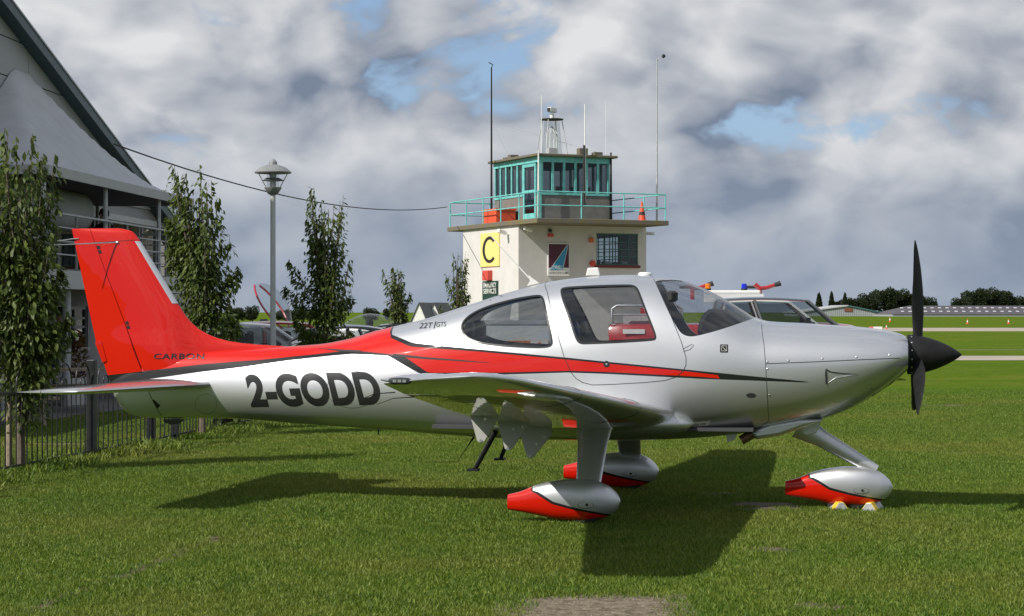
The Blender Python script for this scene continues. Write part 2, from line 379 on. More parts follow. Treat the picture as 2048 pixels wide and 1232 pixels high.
def lawn():
    def blocked(x, y):
        if 0.05 < x < 0.92 and y < 11.78: return True
        if any((x - a) ** 2 + (y - b) ** 2 < .0225 for a, b in WHEELS): return True
        if 25.3 < y < 25.8 and -7.6 < x < -3.2: return True
        if x < -7.64 + (y - 29.4) * 0.148 and y > 20 or x < -9.5: return True
        if x < fx(y) - 0.0 and 33.5 < y: return True
        if any(((x - a) / c) ** 2 + ((y - b) / d) ** 2 < 1.1 for a, b, c, d in SOIL) and rg.random() < .85: return True
        return -3.6 < x < 3.5 and y > 33.5
    rg = random.Random(8); mb = MB(); y = 9.6
    while y < 44:
        s = 0.1 if y < 20 else 0.3; w = 0.30 * y + 0.8; x = -w
        while x < w + 3:
            if not blocked(x + s/2, y + s/2): mb.add([(x, y, 0), (x+s, y, 0), (x+s, y+s, 0), (x, y+s, 0)], [(0, 1, 2, 3)])
            x += s
        y += s
    o = mb.build('lawn_grass', M['grass_blade'], fix=False); tag(o, 'short mown green grass of the lawn under the aircraft', 'grass', kind='stuff')
    scatter(o, 520, 8, 12, 44, 0.6, 1.25, 0.12)
    # unmown strip along the foot of the railings
    mb = MB(); D = 18.0
    while D < 32:
        w0, w1 = (-.12, .28) if D > 24 else (-.1, .12)
        if not 25.1 < D < 26.3: mb.add([(fx(D) + w0, D, 0), (fx(D) + w1 + .1 * math.sin(D * 3), D, 0), (fx(D + .25) + w1 + .1 * math.sin(D * 3 + .75), D + .25, 0), (fx(D + .25) + w0, D + .25, 0)], [(0, 1, 2, 3)])
        D += .25
    o = mb.build('long_grass', M['grass_blade'], fix=False); tag(o, 'longer unmown grass along the foot of the railings', 'grass', kind='stuff')
    scatter(o, 260, 260, 12, 40, 2.0, 3.6, 1.0)
lawn()

# ------------------------------------------------------------------ the aircraft (local frame: x forward, y to its left, z up)
YAW = R(10); PD = 17.5; PX = (1218 - 1024) / FP * PD
AF, AL = Vector((math.cos(YAW), -math.sin(YAW))), Vector((math.sin(YAW), math.cos(YAW)))
def pl(px, py, lat=0.0):
    """photo pixel -> aircraft (x, z) on the plane y = lat"""
    d = Vector(((px - 1024) / FP, 1.0)); P0 = Vector((PX, PD)); t = (AL.dot(P0) + lat) / AL.dot(d)
    return (d * t - P0).dot(AF), CH - (py - HY) / FP * t
plane = empty('light_aircraft', (PX, PD, 0), -YAW, 'silver low-wing propeller aircraft with red tail and red stripe parked on the lawn', 'aircraft')

TOP = pchip([pl(*p) for p in [(222,764),(260,738),(330,714),(400,704),(480,698.5),(560,693.5),(640,688),(700,677),(750,662),(800,650),(850,638),(900,622),(950,606),(1000,590),(1050,576),(1100,563.5),(1150,556),(1200,551.5),(1260,549.5),(1310,551.5),(1350,557.5),(1400,572.5),(1450,597),(1490,622),(1510,634),(1535,642),(1600,646),(1650,649),(1700,652),(1750,657),(1785,663),(1805,669),(1813,674)]])
BOT = pchip([pl(*p) for p in [(222,776),(232,797),(245,817),(265,830),(300,835),(350,836.5),(430,836),(500,839),(600,847),(700,854),(800,862),(900,870),(1000,876),(1100,879),(1250,879.5),(1350,877),(1440,871),(1500,864),(1560,854),(1640,839),(1700,818),(1750,790),(1785,766),(1805,750),(1813,742)]])
HW = pchip([(pl(a, 700)[0], b) for a, b in [(222,.012),(240,.045),(300,.085),(400,.145),(470,.19),(600,.27),(700,.345),(800,.425),(900,.50),(1000,.565),(1100,.61),(1250,.645),(1400,.64),(1527,.60),(1650,.545),(1720,.50),(1770,.45),(1800,.40),(1813,.355)]])
ZM = pchip([pl(*p) for p in [(222,770),(300,785),(400,782),(600,780),(800,768),(1000,757),(1250,748),(1450,740),(1600,735),(1750,722),(1813,710)]])
NU = pchip([(pl(a, 700)[0], b) for a, b in [(222,2),(600,2.05),(1000,2.2),(1250,2.35),(1400,2.2),(1527,2.35),(1700,2.2),(1813,2.0)]])
NL = pchip([(pl(a, 700)[0], b) for a, b in [(222,2),(600,2.2),(1000,2.5),(1250,2.8),(1527,2.5),(1700,2.2),(1813,2.0)]])
XA, XB = pl(222, 770)[0], pl(1813, 700)[0]
def ysurf(x, z):
    x = min(max(x, XA), XB); zt, zb, hw, zm = TOP(x), BOT(x), HW(x), ZM(x)
    if z >= zm: t, n = (z - zm) / max(zt - zm, 1e-4), NU(x)
    else: t, n = (zm - z) / max(zm - zb, 1e-4), NL(x)
    return 0.0 if t >= 1 else hw * (1 - t ** n) ** (1 / n)
def snorm(x, z):
    e = 0.004; a = (ysurf(x + e, z) - ysurf(x - e, z)) / (2*e); b = (ysurf(x, z + e) - ysurf(x, z - e)) / (2*e)
    return Vector((-a, 1, -b)).normalized()
def ps(px, py):
    """pixel on the near (right-hand) skin -> (x, z)"""
    lat = -0.3
    for _ in range(8): x, z = pl(px, py, lat); lat = -ysurf(x, z)
    return x, z
def spt(x, z, off=0.0015, side=-1):
    n = snorm(x, z); return Vector((x + n.x * off, side * (ysurf(x, z) + n.y * off), z + n.z * off))

# paint: crisp scheme from height-over-length curves in the aircraft's own coordinates
def curve_z(t, xs, pts, x0, x1, z0, z1):
    n = t.N.new('ShaderNodeFloatCurve'); c = n.mapping.curves[0]
    pts = sorted((min(max((a - x0) / (x1 - x0), 0), 1), min(max((b - z0) / (z1 - z0), 0), 1)) for a, b in pts)
    while len(c.points) < len(pts): c.points.new(0.5, 0.5)
    for q, (a, b) in zip(c.points, pts): q.location = (a, b); q.handle_type = 'VECTOR'
    n.mapping.use_clip = False; n.mapping.update()
    t.L.new(t.rng(xs, x0, x1), n.inputs['Value'])
    return t.rng(n.outputs[0], 0, 1, z0, z1)
SILVER, RED, BLACK = (0.60, 0.61, 0.63), (0.56, 0.008, 0.002), (0.012, 0.012, 0.013)
def finish_paint(t, c, metal_mask):
    p = t.obj(); n = t.noise(p, 1.2, 3)
    fl = t.noise(p, 900, 1)
    t.set(col=c, metal=t.math('MULTIPLY', metal_mask, 0.84), rough=t.rng(fl, 0.3, 0.7, 0.38, 0.48), spec=t.rng(metal_mask, 0, 1, 0.08, 0.35) if hasattr(metal_mask, 'links') else 0.08 + 0.27 * metal_mask, coat=1.0, coatr=0.02)
    b = t.N.new('ShaderNodeBump'); t.L.new(t.noise(p, 2.6, 2), b.inputs['Height']); b.inputs['Strength'].default_value = 0.10; b.inputs['Distance'].default_value = 0.02
    t.L.new(b.outputs[0], t.b.inputs['Coat Normal'])
def stripe_paint(name, kt, rt, rb, kb, conv, x0, x1, z0, z1):
    t = NT(name); sp = t.N.new('ShaderNodeSeparateXYZ'); t.L.new(t.obj(), sp.inputs[0]); x, z = sp.outputs[0], sp.outputs[2]
    c = [curve_z(t, x, [conv(*p) for p in q], x0, x1, z0, z1) for q in (kt, rt, rb, kb)]
    blk = t.math('MULTIPLY', t.math('LESS_THAN', z, c[0]), t.math('GREATER_THAN', z, c[3]))
    red = t.math('MULTIPLY', t.math('LESS_THAN', z, c[1]), t.math('GREATER_THAN', z, c[2]))
    o = t.mix(red, t.mix(blk, SILVER, BLACK), RED); met = t.math('SUBTRACT', 1.0, t.math('MAXIMUM', blk, red))
    finish_paint(t, o, met); return t.m
M['plane_paint'] = stripe_paint('aircraft_paint',
    [(140,200),(733,200),(741,656),(780,667.5),(827,686),(960,699),(1136,715.5),(1366,738.5),(1440,746),(1618,763.5),(1630,770),(1830,770)],
    [(140,200),(733,200),(743,663),(776,673),(820,693),(960,703.5),(1136,719.5),(1366,742),(1438,750.5),(1446,768),(1830,768)],
    [(140,757),(218,750),(300,741),(400,729),(473,723),(517,720),(634,708),(675,703),(721,702),(786,709),(812,715),(856,745.5),(1006,745),(1136,741.5),(1217,744),(1400,753.5),(1440,757),(1830,757)],
    [(140,777),(218,770),(300,758),(400,744),(488,734),(575,721),(657,712),(704,708),(776,711.5),(840,747.5),(862,749.5),(1006,749),(1136,745),(1217,748),(1400,757.5),(1618,765.2),(1630,762),(1830,762)],
    lambda px, py: (ps(px, py) if py > 300 else (ps(px, 700)[0], 3.2)), -5.2, 3.0, 0.0, 3.2)
t = NT('silver_paint'); finish_paint(t, SILVER, 1.0); M['silver'] = t.m
t = NT('red_paint'); finish_paint(t, RED, 0.0); M['red'] = t.m

# skin as one closed surface
NS, NR = 170, 72
def ring(x, k=1.0):
    zt, zb, hw, zm, nu, nl = TOP(x), BOT(x), HW(x), ZM(x), NU(x), NL(x); out = []
    for i in range(NR):
        w = 2 * math.pi * i / NR; c, s = math.cos(w), math.sin(w); n = nu if s >= 0 else nl
        y = math.copysign(abs(c) ** (2/n), c) * hw; z = zm + math.copysign(abs(s) ** (2/n), s) * ((zt - zm) if s >= 0 else (zm - zb))
        out.append((x, y * k, zm + (z - zm) * k))
    return out
skin = MB(); xs = [XA + (XB - XA) * (i / NS) for i in range(NS + 1)]
rr = [ring(x) for x in xs]
rr += [ring(XB, 0.97), ring(XB, 0.9)]
for k, q in ((-2, 0.006), (-1, 0.008)): rr[k] = [(x + q, y, z) for x, y, z in rr[k]]
skin.rings(rr); skin_me = skin.mesh('skin'); recalc(skin_me)
def eval_mod(me, setup):
    o = bpy.data.objects.new('work', me); col.objects.link(o); setup(o); bpy.context.view_layer.update()
    r = bpy.data.meshes.new_from_object(o.evaluated_get(bpy.context.evaluated_depsgraph_get())); bpy.data.objects.remove(o); return r
def shell(offset, thick):
    me = skin_me.copy()
    if offset:
        ns = [v.normal.copy() for v in me.vertices]
        for v, n in zip(me.vertices, ns): v.co += n * offset
    me.materials.append(None); me.materials.append(None)
    def s(o):
        m = o.modifiers.new('s', 'SOLIDIFY'); m.thickness = thick; m.offset = -1; m.use_quality_normals = True; m.material_offset = 1
    r = eval_mod(me, s); r.materials.clear(); return r
def boolean(a, b, op):
    ob = bpy.data.objects.new('cut', b); col.objects.link(ob)
    def s(o):
        m = o.modifiers.new('b', 'BOOLEAN'); m.operation = op; m.solver = 'EXACT'; m.object = ob
    r = eval_mod(a, s); bpy.data.objects.remove(ob); return r
def round_poly(pts, it=2):
    for _ in range(it):
        q = []
        for (a, b), (c, d) in zip(pts, pts[1:] + pts[:1]): q += [(a*.75 + c*.25, b*.75 + d*.25), (a*.25 + c*.75, b*.25 + d*.75)]
        pts = q
    return pts
def inset(poly, d):
    n = len(poly); cx = sum(p[0] for p in poly) / n; cz = sum(p[1] for p in poly) / n; out = []
    ar = sum(poly[i][0] * poly[(i+1)%n][1] - poly[(i+1)%n][0] * poly[i][1] for i in range(n)); sg = 1 if ar > 0 else -1
    for i in range(n):
        a, b, c = Vector(poly[i-1]), Vector(poly[i]), Vector(poly[(i+1)%n]); t = (c - a).normalized(); out.append(tuple(b + Vector((-t.y, t.x)) * d * sg))
    return out
win_px = {
 'rear': [(921,657),(925,641),(945,624),(980,609),(1030,596),(1060,591),(1076,589),(1085,591),(1090,602),(1098,640),(1105,675),(1106,690),(1096,696),(1060,696.5),(1000,693),(960,688),(937,680),(925,669)],
 'door': [(1121,588),(1121,577),(1130,573.5),(1160,571.5),(1200,569.8),(1245,568.6),(1268,569),(1277,577),(1285,598),(1300,637),(1312,667),(1313,680),(1300,682),(1265,684.5),(1220,687),(1180,688.5),(1160,689),(1151,680),(1138,640)]}
wins = {k: round_poly([ps(*p) for p in v], 2) for k, v in win_px.items()}
ws = [(1312.5,568),(1311,562),(1322,560),(1348,559),(1370,562),(1395,562),(1440,570),(1490,600),(1518,625),(1511,635),(1480,647),(1440,660.5),(1405,670),(1385,673),(1369,667),(1358,652),(1340,620),(1322,585)]
wsp = round_poly([pl(px, py, -0.28) for px, py in ws], 2)
def cutter(poly, y0, y1): return MB().prism(poly, y0, y1).mesh('cut')
def ring_cutter(poly, d, y0, y1):
    q = inset(poly, d); n = len(poly); mb = MB()
    vs = [(x, y0, z) for x, z in poly] + [(x, y0, z) for x, z in q] + [(x, y1, z) for x, z in poly] + [(x, y1, z) for x, z in q]; fs = []
    for i in range(n):
        j = (i + 1) % n; fs += [(i, j, n+j, n+i), (2*n+i, 3*n+i, 3*n+j, 2*n+j), (i, 2*n+i, 2*n+j, j), (n+i, n+j, 3*n+j, 3*n+i)]
    mb.add(vs, fs); me = mb.mesh('cut'); recalc(me); return me
body = shell(0.0, 0.025)
allcut = MB()
for k in ('rear', 'door'): allcut.prism(wins[k], -2, 2)
allcut.prism(wsp, -2.01, 2.01)
cm = allcut.mesh('cut'); recalc(cm)
body = boolean(body, cm, 'DIFFERENCE')
fuselage = link('fuselage', body, [M['plane_paint'], M['liner']], plane, True, 32, fix=False)
pane = shell(-0.004, 0.005); seal = shell(0.002, 0.02)
for k, poly in wins.items():
    for y0, y1 in ((-2, 0), (0, 2)):
        c = cutter(poly, y0, y1); recalc(c)
        g = link('door_window' if k == 'door' else 'rear_window', boolean(pane.copy(), c, 'INTERSECT'), M['glass_cabin'] if k == 'door' else M['glass_rear'], plane, True, 30, fix=False)
        link('window_seal', boolean(seal.copy(), ring_cutter(poly, 0.016, y0, y1), 'INTERSECT'), M['black_paint'], g, True, 30, fix=False)
c = cutter(wsp, -2, 2); recalc(c)
wind = link('windscreen', boolean(pane.copy(), c, 'INTERSECT'), M['glass_cabin'], plane, True, 30, fix=False)
link('window_seal', boolean(seal.copy(), ring_cutter(wsp, 0.016, -2.02, 2.02), 'INTERSECT'), M['black_paint'], wind, True, 30, fix=False)

def ribbon(pts, w, side=-1, off=0.0018, step=0.03):
    """narrow band lying on the skin through (x, z) points; w one width or one per point"""
    ws_ = w if isinstance(w, (list, tuple)) else [w] * len(pts); P = []
    for i in range(len(pts) - 1):
        a, b = Vector(pts[i]), Vector(pts[i+1]); k = max(1, int((b - a).length / step))
        for j in range(k): P.append((a + (b - a) * (j / k), ws_[i] + (ws_[i+1] - ws_[i]) * j / k))
    P.append((Vector(pts[-1]), ws_[-1])); vs = []
    for i, (q, wd) in enumerate(P):
        c = spt(q.x, q.y, off, side); a = P[max(i-1, 0)][0]; b = P[min(i+1, len(P)-1)][0]
        tt = (spt(b.x, b.y, off, side) - spt(a.x, a.y, off, side)).normalized(); n = snorm(q.x, q.y); n = Vector((n.x, side * n.y, n.z)); u = n.cross(tt).normalized() * (wd / 2)
        vs += [c - u, c + u]
    m = len(P); return vs, [(2*i, 2*i+1, 2*i+3, 2*i+2) for i in range(m - 1)]
def pxribbon(name, pxs, w, m, parent=None, both=False, off=0.0018):
    pts = [ps(*p) for p in pxs]
    for sd_ in ((1, -1) if both else (-1,)): o = MB().add(*ribbon(pts, w, sd_, off)).build(name, m, parent or plane, True, 60, fix=False)
    return o
DOOR = [(1092,563),(1095,585),(1104,625),(1116,672),(1128,713),(1142,745),(1152,757),(1165,765),(1185,770),(1230,768.5),(1290,765),(1330,761),(1352,754),(1366,742),(1372,730),(1372,715),(1362,682),(1345,640),(1328,600),(1312,567),(1305,553)]
pxribbon('door_seam', DOOR, 0.005, M['black_paint'], both=True)
pxribbon('cowling_seam', [(1523,644),(1528,690),(1531,725),(1534,780),(1538,842),(1510,860)], 0.0045, M['dark_trim'], both=True)
pxribbon('cowling_seam', [(1531,727.5),(1620,724),(1720,719.5),(1800,716)], 0.006, M['dark_trim'], both=True)
pxribbon('stripe_line', [(634,696),(683,701),(721,702.5)], [0.002, 0.024, 0.02], M['dark_trim'], both=True, off=0.0012)
pxribbon('stripe_line', [(786,710),(850,716),(920,721),(980,725.5)], [0.026, 0.018, 0.012, 0.003], M['dark_trim'], both=True, off=0.0012)
pxribbon('grab_handle', [(981,600.5),(983,595),(990,592.5),(1000,590.5),(1004,593)], 0.011, M['black_paint'])
pxribbon('fairing_seam', [(330,837),(310,810),(296,780),(292,770)], 0.006, M['dark_trim'], both=True)
oval = [(705 + 52 * math.cos(i * 0.2618), 779 + 37 * math.sin(i * 0.2618)) for i in range(25)]
pxribbon('inspection_panel', oval, 0.003, M['dark_trim'])
oval = [(412 + 22 * math.cos(i * 0.2618), 808 + 20 * math.sin(i * 0.2618)) for i in range(25)]
pxribbon('inspection_panel', oval, 0.0025, M['dark_trim'])
pxribbon('door_hinge', [(1366,698),(1384,688.5),(1388,691),(1380,699),(1367,703)], 0.004, M['black_paint'])
pxribbon('hinge_slot', [(306,800),(318,814)], [0.02, 0.045], M['black_paint'])
# NACA inlet, lock, placards, bolts
def patch(name, pxs, m, off=0.003):
    mb = MB(); q = [spt(*ps(*p), off) for p in pxs]; c = sum(q, Vector()) / len(q)
    mb.add(q + [c], [(i, (i+1) % len(q), len(q)) for i in range(len(q))]); return mb.build(name, m, plane, fix=False)
inl = patch('cooling_inlet', [(1652,739),(1662,744),(1690,747),(1716,748.5),(1690,753),(1666,759),(1653,768)], M['silver'], 0.003)
pxribbon('inlet_edge', [(1653,768),(1652,739),(1662,744),(1690,747),(1716,748.5)], [0.016, 0.02, 0.01, 0.007, 0.003], M['dark_trim'], inl, off=0.0045)
patch('warning_placard', [(1441,689),(1455,689),(1456,690),(1456,704),(1455,705),(1441,705),(1440,704),(1440,690)], M['black_paint'])
pxribbon('placard_mark', [(1443,692),(1453,692),(1453,702),(1443,702),(1443,692),(1453,702)], 0.003, M['white_paint'], off=0.0045)
patch('maker_badge', [(1502 + 10 * math.cos(i * .5236), 790.5 + 4.5 * math.sin(i * .5236)) for i in range(12)], M['dark_trim'])
patch('door_lock', [(1213 + 6.5 * math.cos(i * .5236), 728 + 6.5 * math.sin(i * .5236)) for i in range(12)], M['black_paint'])
patch('lock_barrel', [(1213 + 2 * math.cos(i * .785), 728 + 2 * math.sin(i * .785)) for i in range(8)], M['steel'], 0.005)
patch('step_placard', [(1385,845),(1421,842),(1417,850),(1386,852.5)], M['white_paint'])
bolt_me = MB().lathe([(0.009, 0), (0.009, 0.002), (0.005, 0.0045)], 10).mesh('bolt'); recalc(bolt_me); bolt_me.materials.append(M['steel'])
def bolt(px, py):
    x, z = ps(px, py); n = snorm(x, z); n.y = -n.y
    o = place('bolt', bolt_me, plane, spt(x, z, 0.0005)); o.rotation_euler = n.to_track_quat('Z', 'Y').to_euler()
for p in [(1535,723),(1577,721),(1645,717),(1713,714),(1779,710),(1535,738),(1539,790),(1541,832)]: bolt(*p)
def conform_text(body_, fn, m, name, bold, spacing=1.0, cuts=(14, 40), par=None):
    me = text_mesh(body_, bold, spacing); bm = bmesh.new(); bm.from_mesh(me)
    for ax, n in ((1, cuts[0]), (0, cuts[1])):
        for i in range(1, n):
            co = Vector((0, 0, 0)); co[ax] = i / n; no = Vector((0, 0, 0)); no[ax] = 1
            bmesh.ops.bisect_plane(bm, geom=bm.verts[:] + bm.edges[:] + bm.faces[:], plane_co=co, plane_no=no)
    bm.to_mesh(me); bm.free()
    for v in me.vertices: v.co = fn(v.co.x, v.co.y)
    return link(name, me, m, par or plane, True, 60, fix=False)
def quadmap(bl, br, tr, tl):
    return lambda u, v: ((bl[0]*(1-u) + br[0]*u) * (1-v) + (tl[0]*(1-u) + tr[0]*u) * v, (bl[1]*(1-u) + br[1]*u) * (1-v) + (tl[1]*(1-u) + tr[1]*u) * v)
def skin_text(body_, bl, br, tr, tl, bold, m, name, spacing=1.0, cuts=(14, 40)):
    q = quadmap(bl, br, tr, tl)
    return conform_text(body_, lambda u, v: spt(*ps(*q(u, v)), 0.002), m, name, bold, spacing, cuts)
skin_text('2-GODD', (503,815), (768,810), (750,742), (488,749), 0.043, M['black_paint'], 'registration_lettering', 1.0)
skin_text('22T', (838,657), (864,656), (866,645), (842,646), 0.004, M['dark_trim'], 'type_lettering', 1.0, (4, 10))
skin_text('|', (867,657), (869,657), (873,643), (871,643), 0.0, M['dark_trim'], 'type_lettering', 1.0, (3, 2))
skin_text('GTS', (872,654), (892,653), (893,643.5), (874,644.5), 0.0, M['dark_trim'], 'type_lettering', 1.0, (4, 10))
skin_text('NO STEP', (1388,851.5), (1412,849.5), (1413,846), (1389,848), 0.01, M['black_paint'], 'placard_lettering', 1.0, (2, 4)).location = (0, -0.003, 0)

# lifting surfaces
def af(c, tk):
    """half thickness of a symmetric section at chord fraction c"""
    c = min(max(c, 0), 1); return 5 * tk * (0.2969 * math.sqrt(c) - 0.126 * c - 0.3516 * c*c + 0.2843 * c**3 - 0.1036 * c**4)
def slab_loft(secs, f0, f1, n=14, camber=0.0):
    """secs: (lead point, tail point, thickness ratio, thickness direction)"""
    mb = MB(); rg = []
    for le, te, tk, up in secs:
        le, te, up = Vector(le), Vector(te), Vector(up); ch = (te - le).length; r = []
        fr = [f0 + (f1 - f0) * (0.5 - 0.5 * math.cos(math.pi * i / n)) for i in range(n + 1)]
        for c in fr: r.append(le + (te - le) * c + up * ch * (af(c, tk) + camber * 4 * c * (1 - c)))
        for c in reversed(fr[1:] if f0 <= 0 else fr): r.append(le + (te - le) * c - up * ch * (af(c, tk) - camber * 4 * c * (1 - c)))
        rg.append(r)
    mb.rings(rg); return mb
def wing_sec(lat):
    """right-hand wing at distance lat from the centre line"""
    t = (lat - 0.45) / (5.84 - 0.45)
    le = lin([(0.45, 0.64), (3.3, 0.37), (5.45, 0.135), (5.84, 0.03)])(lat); te = lin([(0.45, -0.74), (5.5, -0.64), (5.84, -0.66)])(lat)
    z = 0.815 + (lat - 0.45) * 0.0945
    return le, te, z, 0.165 - 0.04 * t
te_drop = lin([(0.45, 0.16), (5.1, 0.085), (5.84, 0.045)])
def wing_low(lat, x):
    le, te, z, tk = wing_sec(lat); c = (le - x) / (le - te); ch = le - te
    return z + 0.012 - te_drop(lat) * c - ch * (af(c, tk) - 0.012 * 4 * c * (1 - c))
def wing(sg):
    def S(lat, shrink=1.0, dx=0):
        le, te, z, tk = wing_sec(min(lat, 5.84)); m = (le + te) / 2
        return ((m + (le - m) * (0.6 + 0.4 * shrink) + dx, sg * lat, z + 0.012), (m + (te - m) * (0.85 + 0.15 * shrink), sg * lat, z + 0.012 - te_drop(lat)), tk * shrink * (1 / (0.7 + 0.3 * shrink)), (0, 0, 1))
    lats = [0.45, 0.8, 1.2, 2, 3, 3.25]
    w = slab_loft([S(l) for l in lats] + [S(l) for l in (4, 5, 5.4)] + [S(5.55, 0.97), S(5.7, 0.86), S(5.79, 0.66), S(5.835, 0.4), S(5.85, 0.1)], 0, 0.735, 18, 0.012).build('wing', M['silver'], plane, True, 50)
    slab_loft([S(0.62), S(2), S(3.2)], 0.742, 1.0, 8, 0.012).build('flap', M['silver'], w, True, 50)
    slab_loft([S(3.22), S(4.2), S(5.2)], 0.742, 1.0, 8, 0.012).build('aileron', M['silver'], w, True, 50)
    slab_loft([S(5.22), S(5.4), S(5.55, 0.97), S(5.7, 0.86), S(5.79, 0.66), S(5.835, 0.4), S(5.85, 0.1)], 0.735, 1.0, 8, 0.012).build('wing_tip', M['silver'], w, True, 50)
    # leading-edge cuff joints, tip lamp, static wicks
    for lat in (1.95, 3.9):
        le, te, tk, up = S(lat); le = Vector(le); te = Vector(te); ch = (te - le).length; pts = []
        for i in range(-14, 15):
            c = abs(i) / 14 * 0.3; pts.append(le + (te - le) * c + Vector((0.002 if c < .01 else 0, 0, ch * (af(c, tk) + 0.0 + 0.003) * (1 if i > 0 else -1) + 0.012 * 4 * c * (1-c) * ch)))
        MB().tube(pts, 0.0018, 5).build('cuff_joint', M['dark_trim'], w)
    # rounded tip pod that carries the lamp
    le, te, z, tk = wing_sec(5.84); cx, pz = pl(800, 762, -5.84); rg = []
    for i in range(15):
        u = i / 14; x = te - 0.03 + 0.50 * u; k = max(0.02, math.sin(math.pi * (0.03 + 0.96 * u))) ** 0.6
        rg.append([(x, sg * (5.62 + 0.225 * k * max(0, math.cos(a)) - 0.12 * max(0, -math.cos(a))), pz + 0.012 * u + (0.027 + 0.010 * u) * k * math.copysign(abs(math.sin(a)) ** .8, math.sin(a))) for a in [j * math.pi / 12 for j in range(24)]])
    MB().rings(rg).build('tip_pod', M['silver'], w, True, 60)
    nl = MB(); rg = []
    for k, (q, o_) in enumerate(((1, -0.012), (1, 0.004), (0.85, 0.010), (0.5, 0.014))):
        rg.append([(cx + 0.072 * q * math.copysign(abs(math.cos(a)) ** .7, math.cos(a)), sg * (5.84 + o_), pz + 0.021 * q * math.copysign(abs(math.sin(a)) ** .7, math.sin(a))) for a in [i * math.pi / 10 for i in range(20)]])
    nl.rings(rg); lamp = nl.build('tip_lamp', M['dark_trim'], w, True, 60)
    for q in (-0.03, 0.0, 0.03): MB().cbox((cx + q, sg * 5.852, pz), (0.022, 0.008, 0.016)).build('lamp_bulb', M['steel'], lamp)
    for lat, l in ((5.6, 0.2), (5.05, 0.22)):
        le, te, z, tk = wing_sec(lat); MB().tube([(te + 0.03, sg * lat, z - .075), (te - l * .5, sg * lat, z - 0.085), (te - l, sg * lat, z - 0.125)], [0.004, 0.003, 0.002], 5).build('static_wick', M['matt_black'], w)
    return w
M['bracket'] = mat('bracket', (0.42, 0.42, 0.40), 0.5, var=0.08)
wings = [wing(-1), wing(1)]
for w, sg in zip(wings, (-1, 1)):
    for lat, tri in ((2.9, [(939,824),(1003,826),(970,882),(962,886),(955,882)]), (2.2, [(995,844),(1059,849),(1024,898),(1016,902),(1010,897)]), (1.5, [(1043,874),(1104,869),(1068,913),(1060,917),(1054,912)])):
        poly = [pl(px, py, -lat) for px, py in tri]; x0 = [p for p in poly]
        za, zb_ = wing_low(lat, poly[0][0]) + .012, wing_low(lat, poly[1][0]) + .012
        poly = [(poly[1][0], max(zb_, poly[1][1] + .004)), (poly[0][0], max(za, poly[0][1] + .004)), poly[0]] + list(reversed(poly[2:])) + [poly[1]]
        br = MB().prism(poly, sg * lat - 0.012, sg * lat + 0.012).build('hinge_bracket', M['bracket'], w); bevel(br, 0.004)
        for px, py in ((tri[3][0], tri[3][1] - 5), ((tri[0][0] + tri[1][0]) / 2, tri[0][1] + 14), (tri[1][0] - 14, tri[1][1] + 5)):
            x, z2 = pl(px, py, -lat); MB().lathe([(0.012, -0.016), (0.012, 0.016)], 10, (x, sg * lat, z2), 'y').build('bolt', M['steel'], br)
    # root fairing
    f = MB(); rg = []
    for i in range(25):
        u = -1 + 2 * i / 24; k = max(0.0, 1 - abs(u) ** 2.4) ** 0.5; x = -0.12 + 0.93 * u
        rg.append([(x, sg * (0.50 + 0.27 * k * math.cos(a)), 0.765 - 0.03 * u * 0 + 0.15 * k * math.sin(a)) for a in [j * math.pi / 12 for j in range(24)]])
    f.rings(rg); f.build('wing_fairing', M['silver'], w, True, 60)
    MB().rings([[(-0.86 - 0.35 * s_ + 0.25, sg * (0.47 + 0.06 * (1 - s_) * math.cos(a)), 0.79 - 0.03 * s_ + 0.05 * (1 - s_) * math.sin(a)) for a in [j * math.pi / 8 for j in range(16)]] for s_ in (0, .3, .6, .85, .98)]).build('fillet', M['silver'], w, True, 60)

# fin, rudder, dorsal
LEF = [(457,236),(459,252),(463,264),(470,272),(478,277.5),(520,303),(560,327.5),(600,352),(615,361),(630,371),(645,383),(658,398),(668,415),(676,435),(682,458),(686,485),(689,520),(691,560),(695,605),(702,640),(716,640),(740,600),(765,560)]
def fin_sec(y):
    l = lin([(a, b) for a, b in LEF])(y); e = lin([(457,143.5),(684,192),(755,217),(795,229)])(y)
    lx, lz = pl(l, y); ex, ez = pl(e, y); z = (lz + ez) / 2; ch = lx - ex
    base = lin([(457, .012), (459, .03), (463, .05), (470, .062), (520, .09), (600, .115), (660, .13), (690, .15), (720, .16), (765, .15)])(y)
    return (lx, 0, z), (ex, 0, z), base / ch, (0, 1, 0)
FY = [457, 458, 460, 463, 467, 472, 480, 500, 540, 580, 610, 630, 645, 658, 668, 676, 682, 686, 689, 692, 697, 704, 716, 740]
def fin_split(y):  # chord fraction of the rudder hinge
    l = lin(LEF)(y); e = lin([(457,143.5),(684,192),(755,217),(795,229)])(y); h = lin([(457,181),(760,297)])(y); return (l - h) / (l - e)
CH0 = 0.93
def fin_half(y, c):
    (lx, _, z), (ex, _, _), tk, _ = fin_sec(y); ch = lx - ex; d = c * ch
    if ch <= CH0: return af(c, tk) * ch
    ext = ch - CH0; ridge = 0.034 * min(1.0, max(d, 0) / ext) ** 0.5
    return max(ridge * (1 if c < 0.6 else max(0, (1 - c) / 0.4)), af((d - ext) / CH0, tk * ch / CH0) * CH0 if d > ext else 0)
def split_loft(ys, a, b):
    mb = MB(); rg = []
    for y in ys:
        (lx, _, z), (ex, _, _), tk, _ = fin_sec(y); f0, f1 = a(y), b(y); n = 26
        fr = [f0 + (f1 - f0) * (0.5 - 0.5 * math.cos(math.pi * i / n)) for i in range(n + 1)]
        rg.append([(lx + (ex - lx) * c, fin_half(y, c), z) for c in fr] + [(lx + (ex - lx) * c, -fin_half(y, c), z) for c in reversed(fr[1:] if f0 <= 0 else fr)])
    mb.rings(rg); return mb
fin = split_loft(FY, lambda y: 0, lambda y: fin_split(y) - 0.004).build('fin', M['plane_paint'], plane, True, 55)
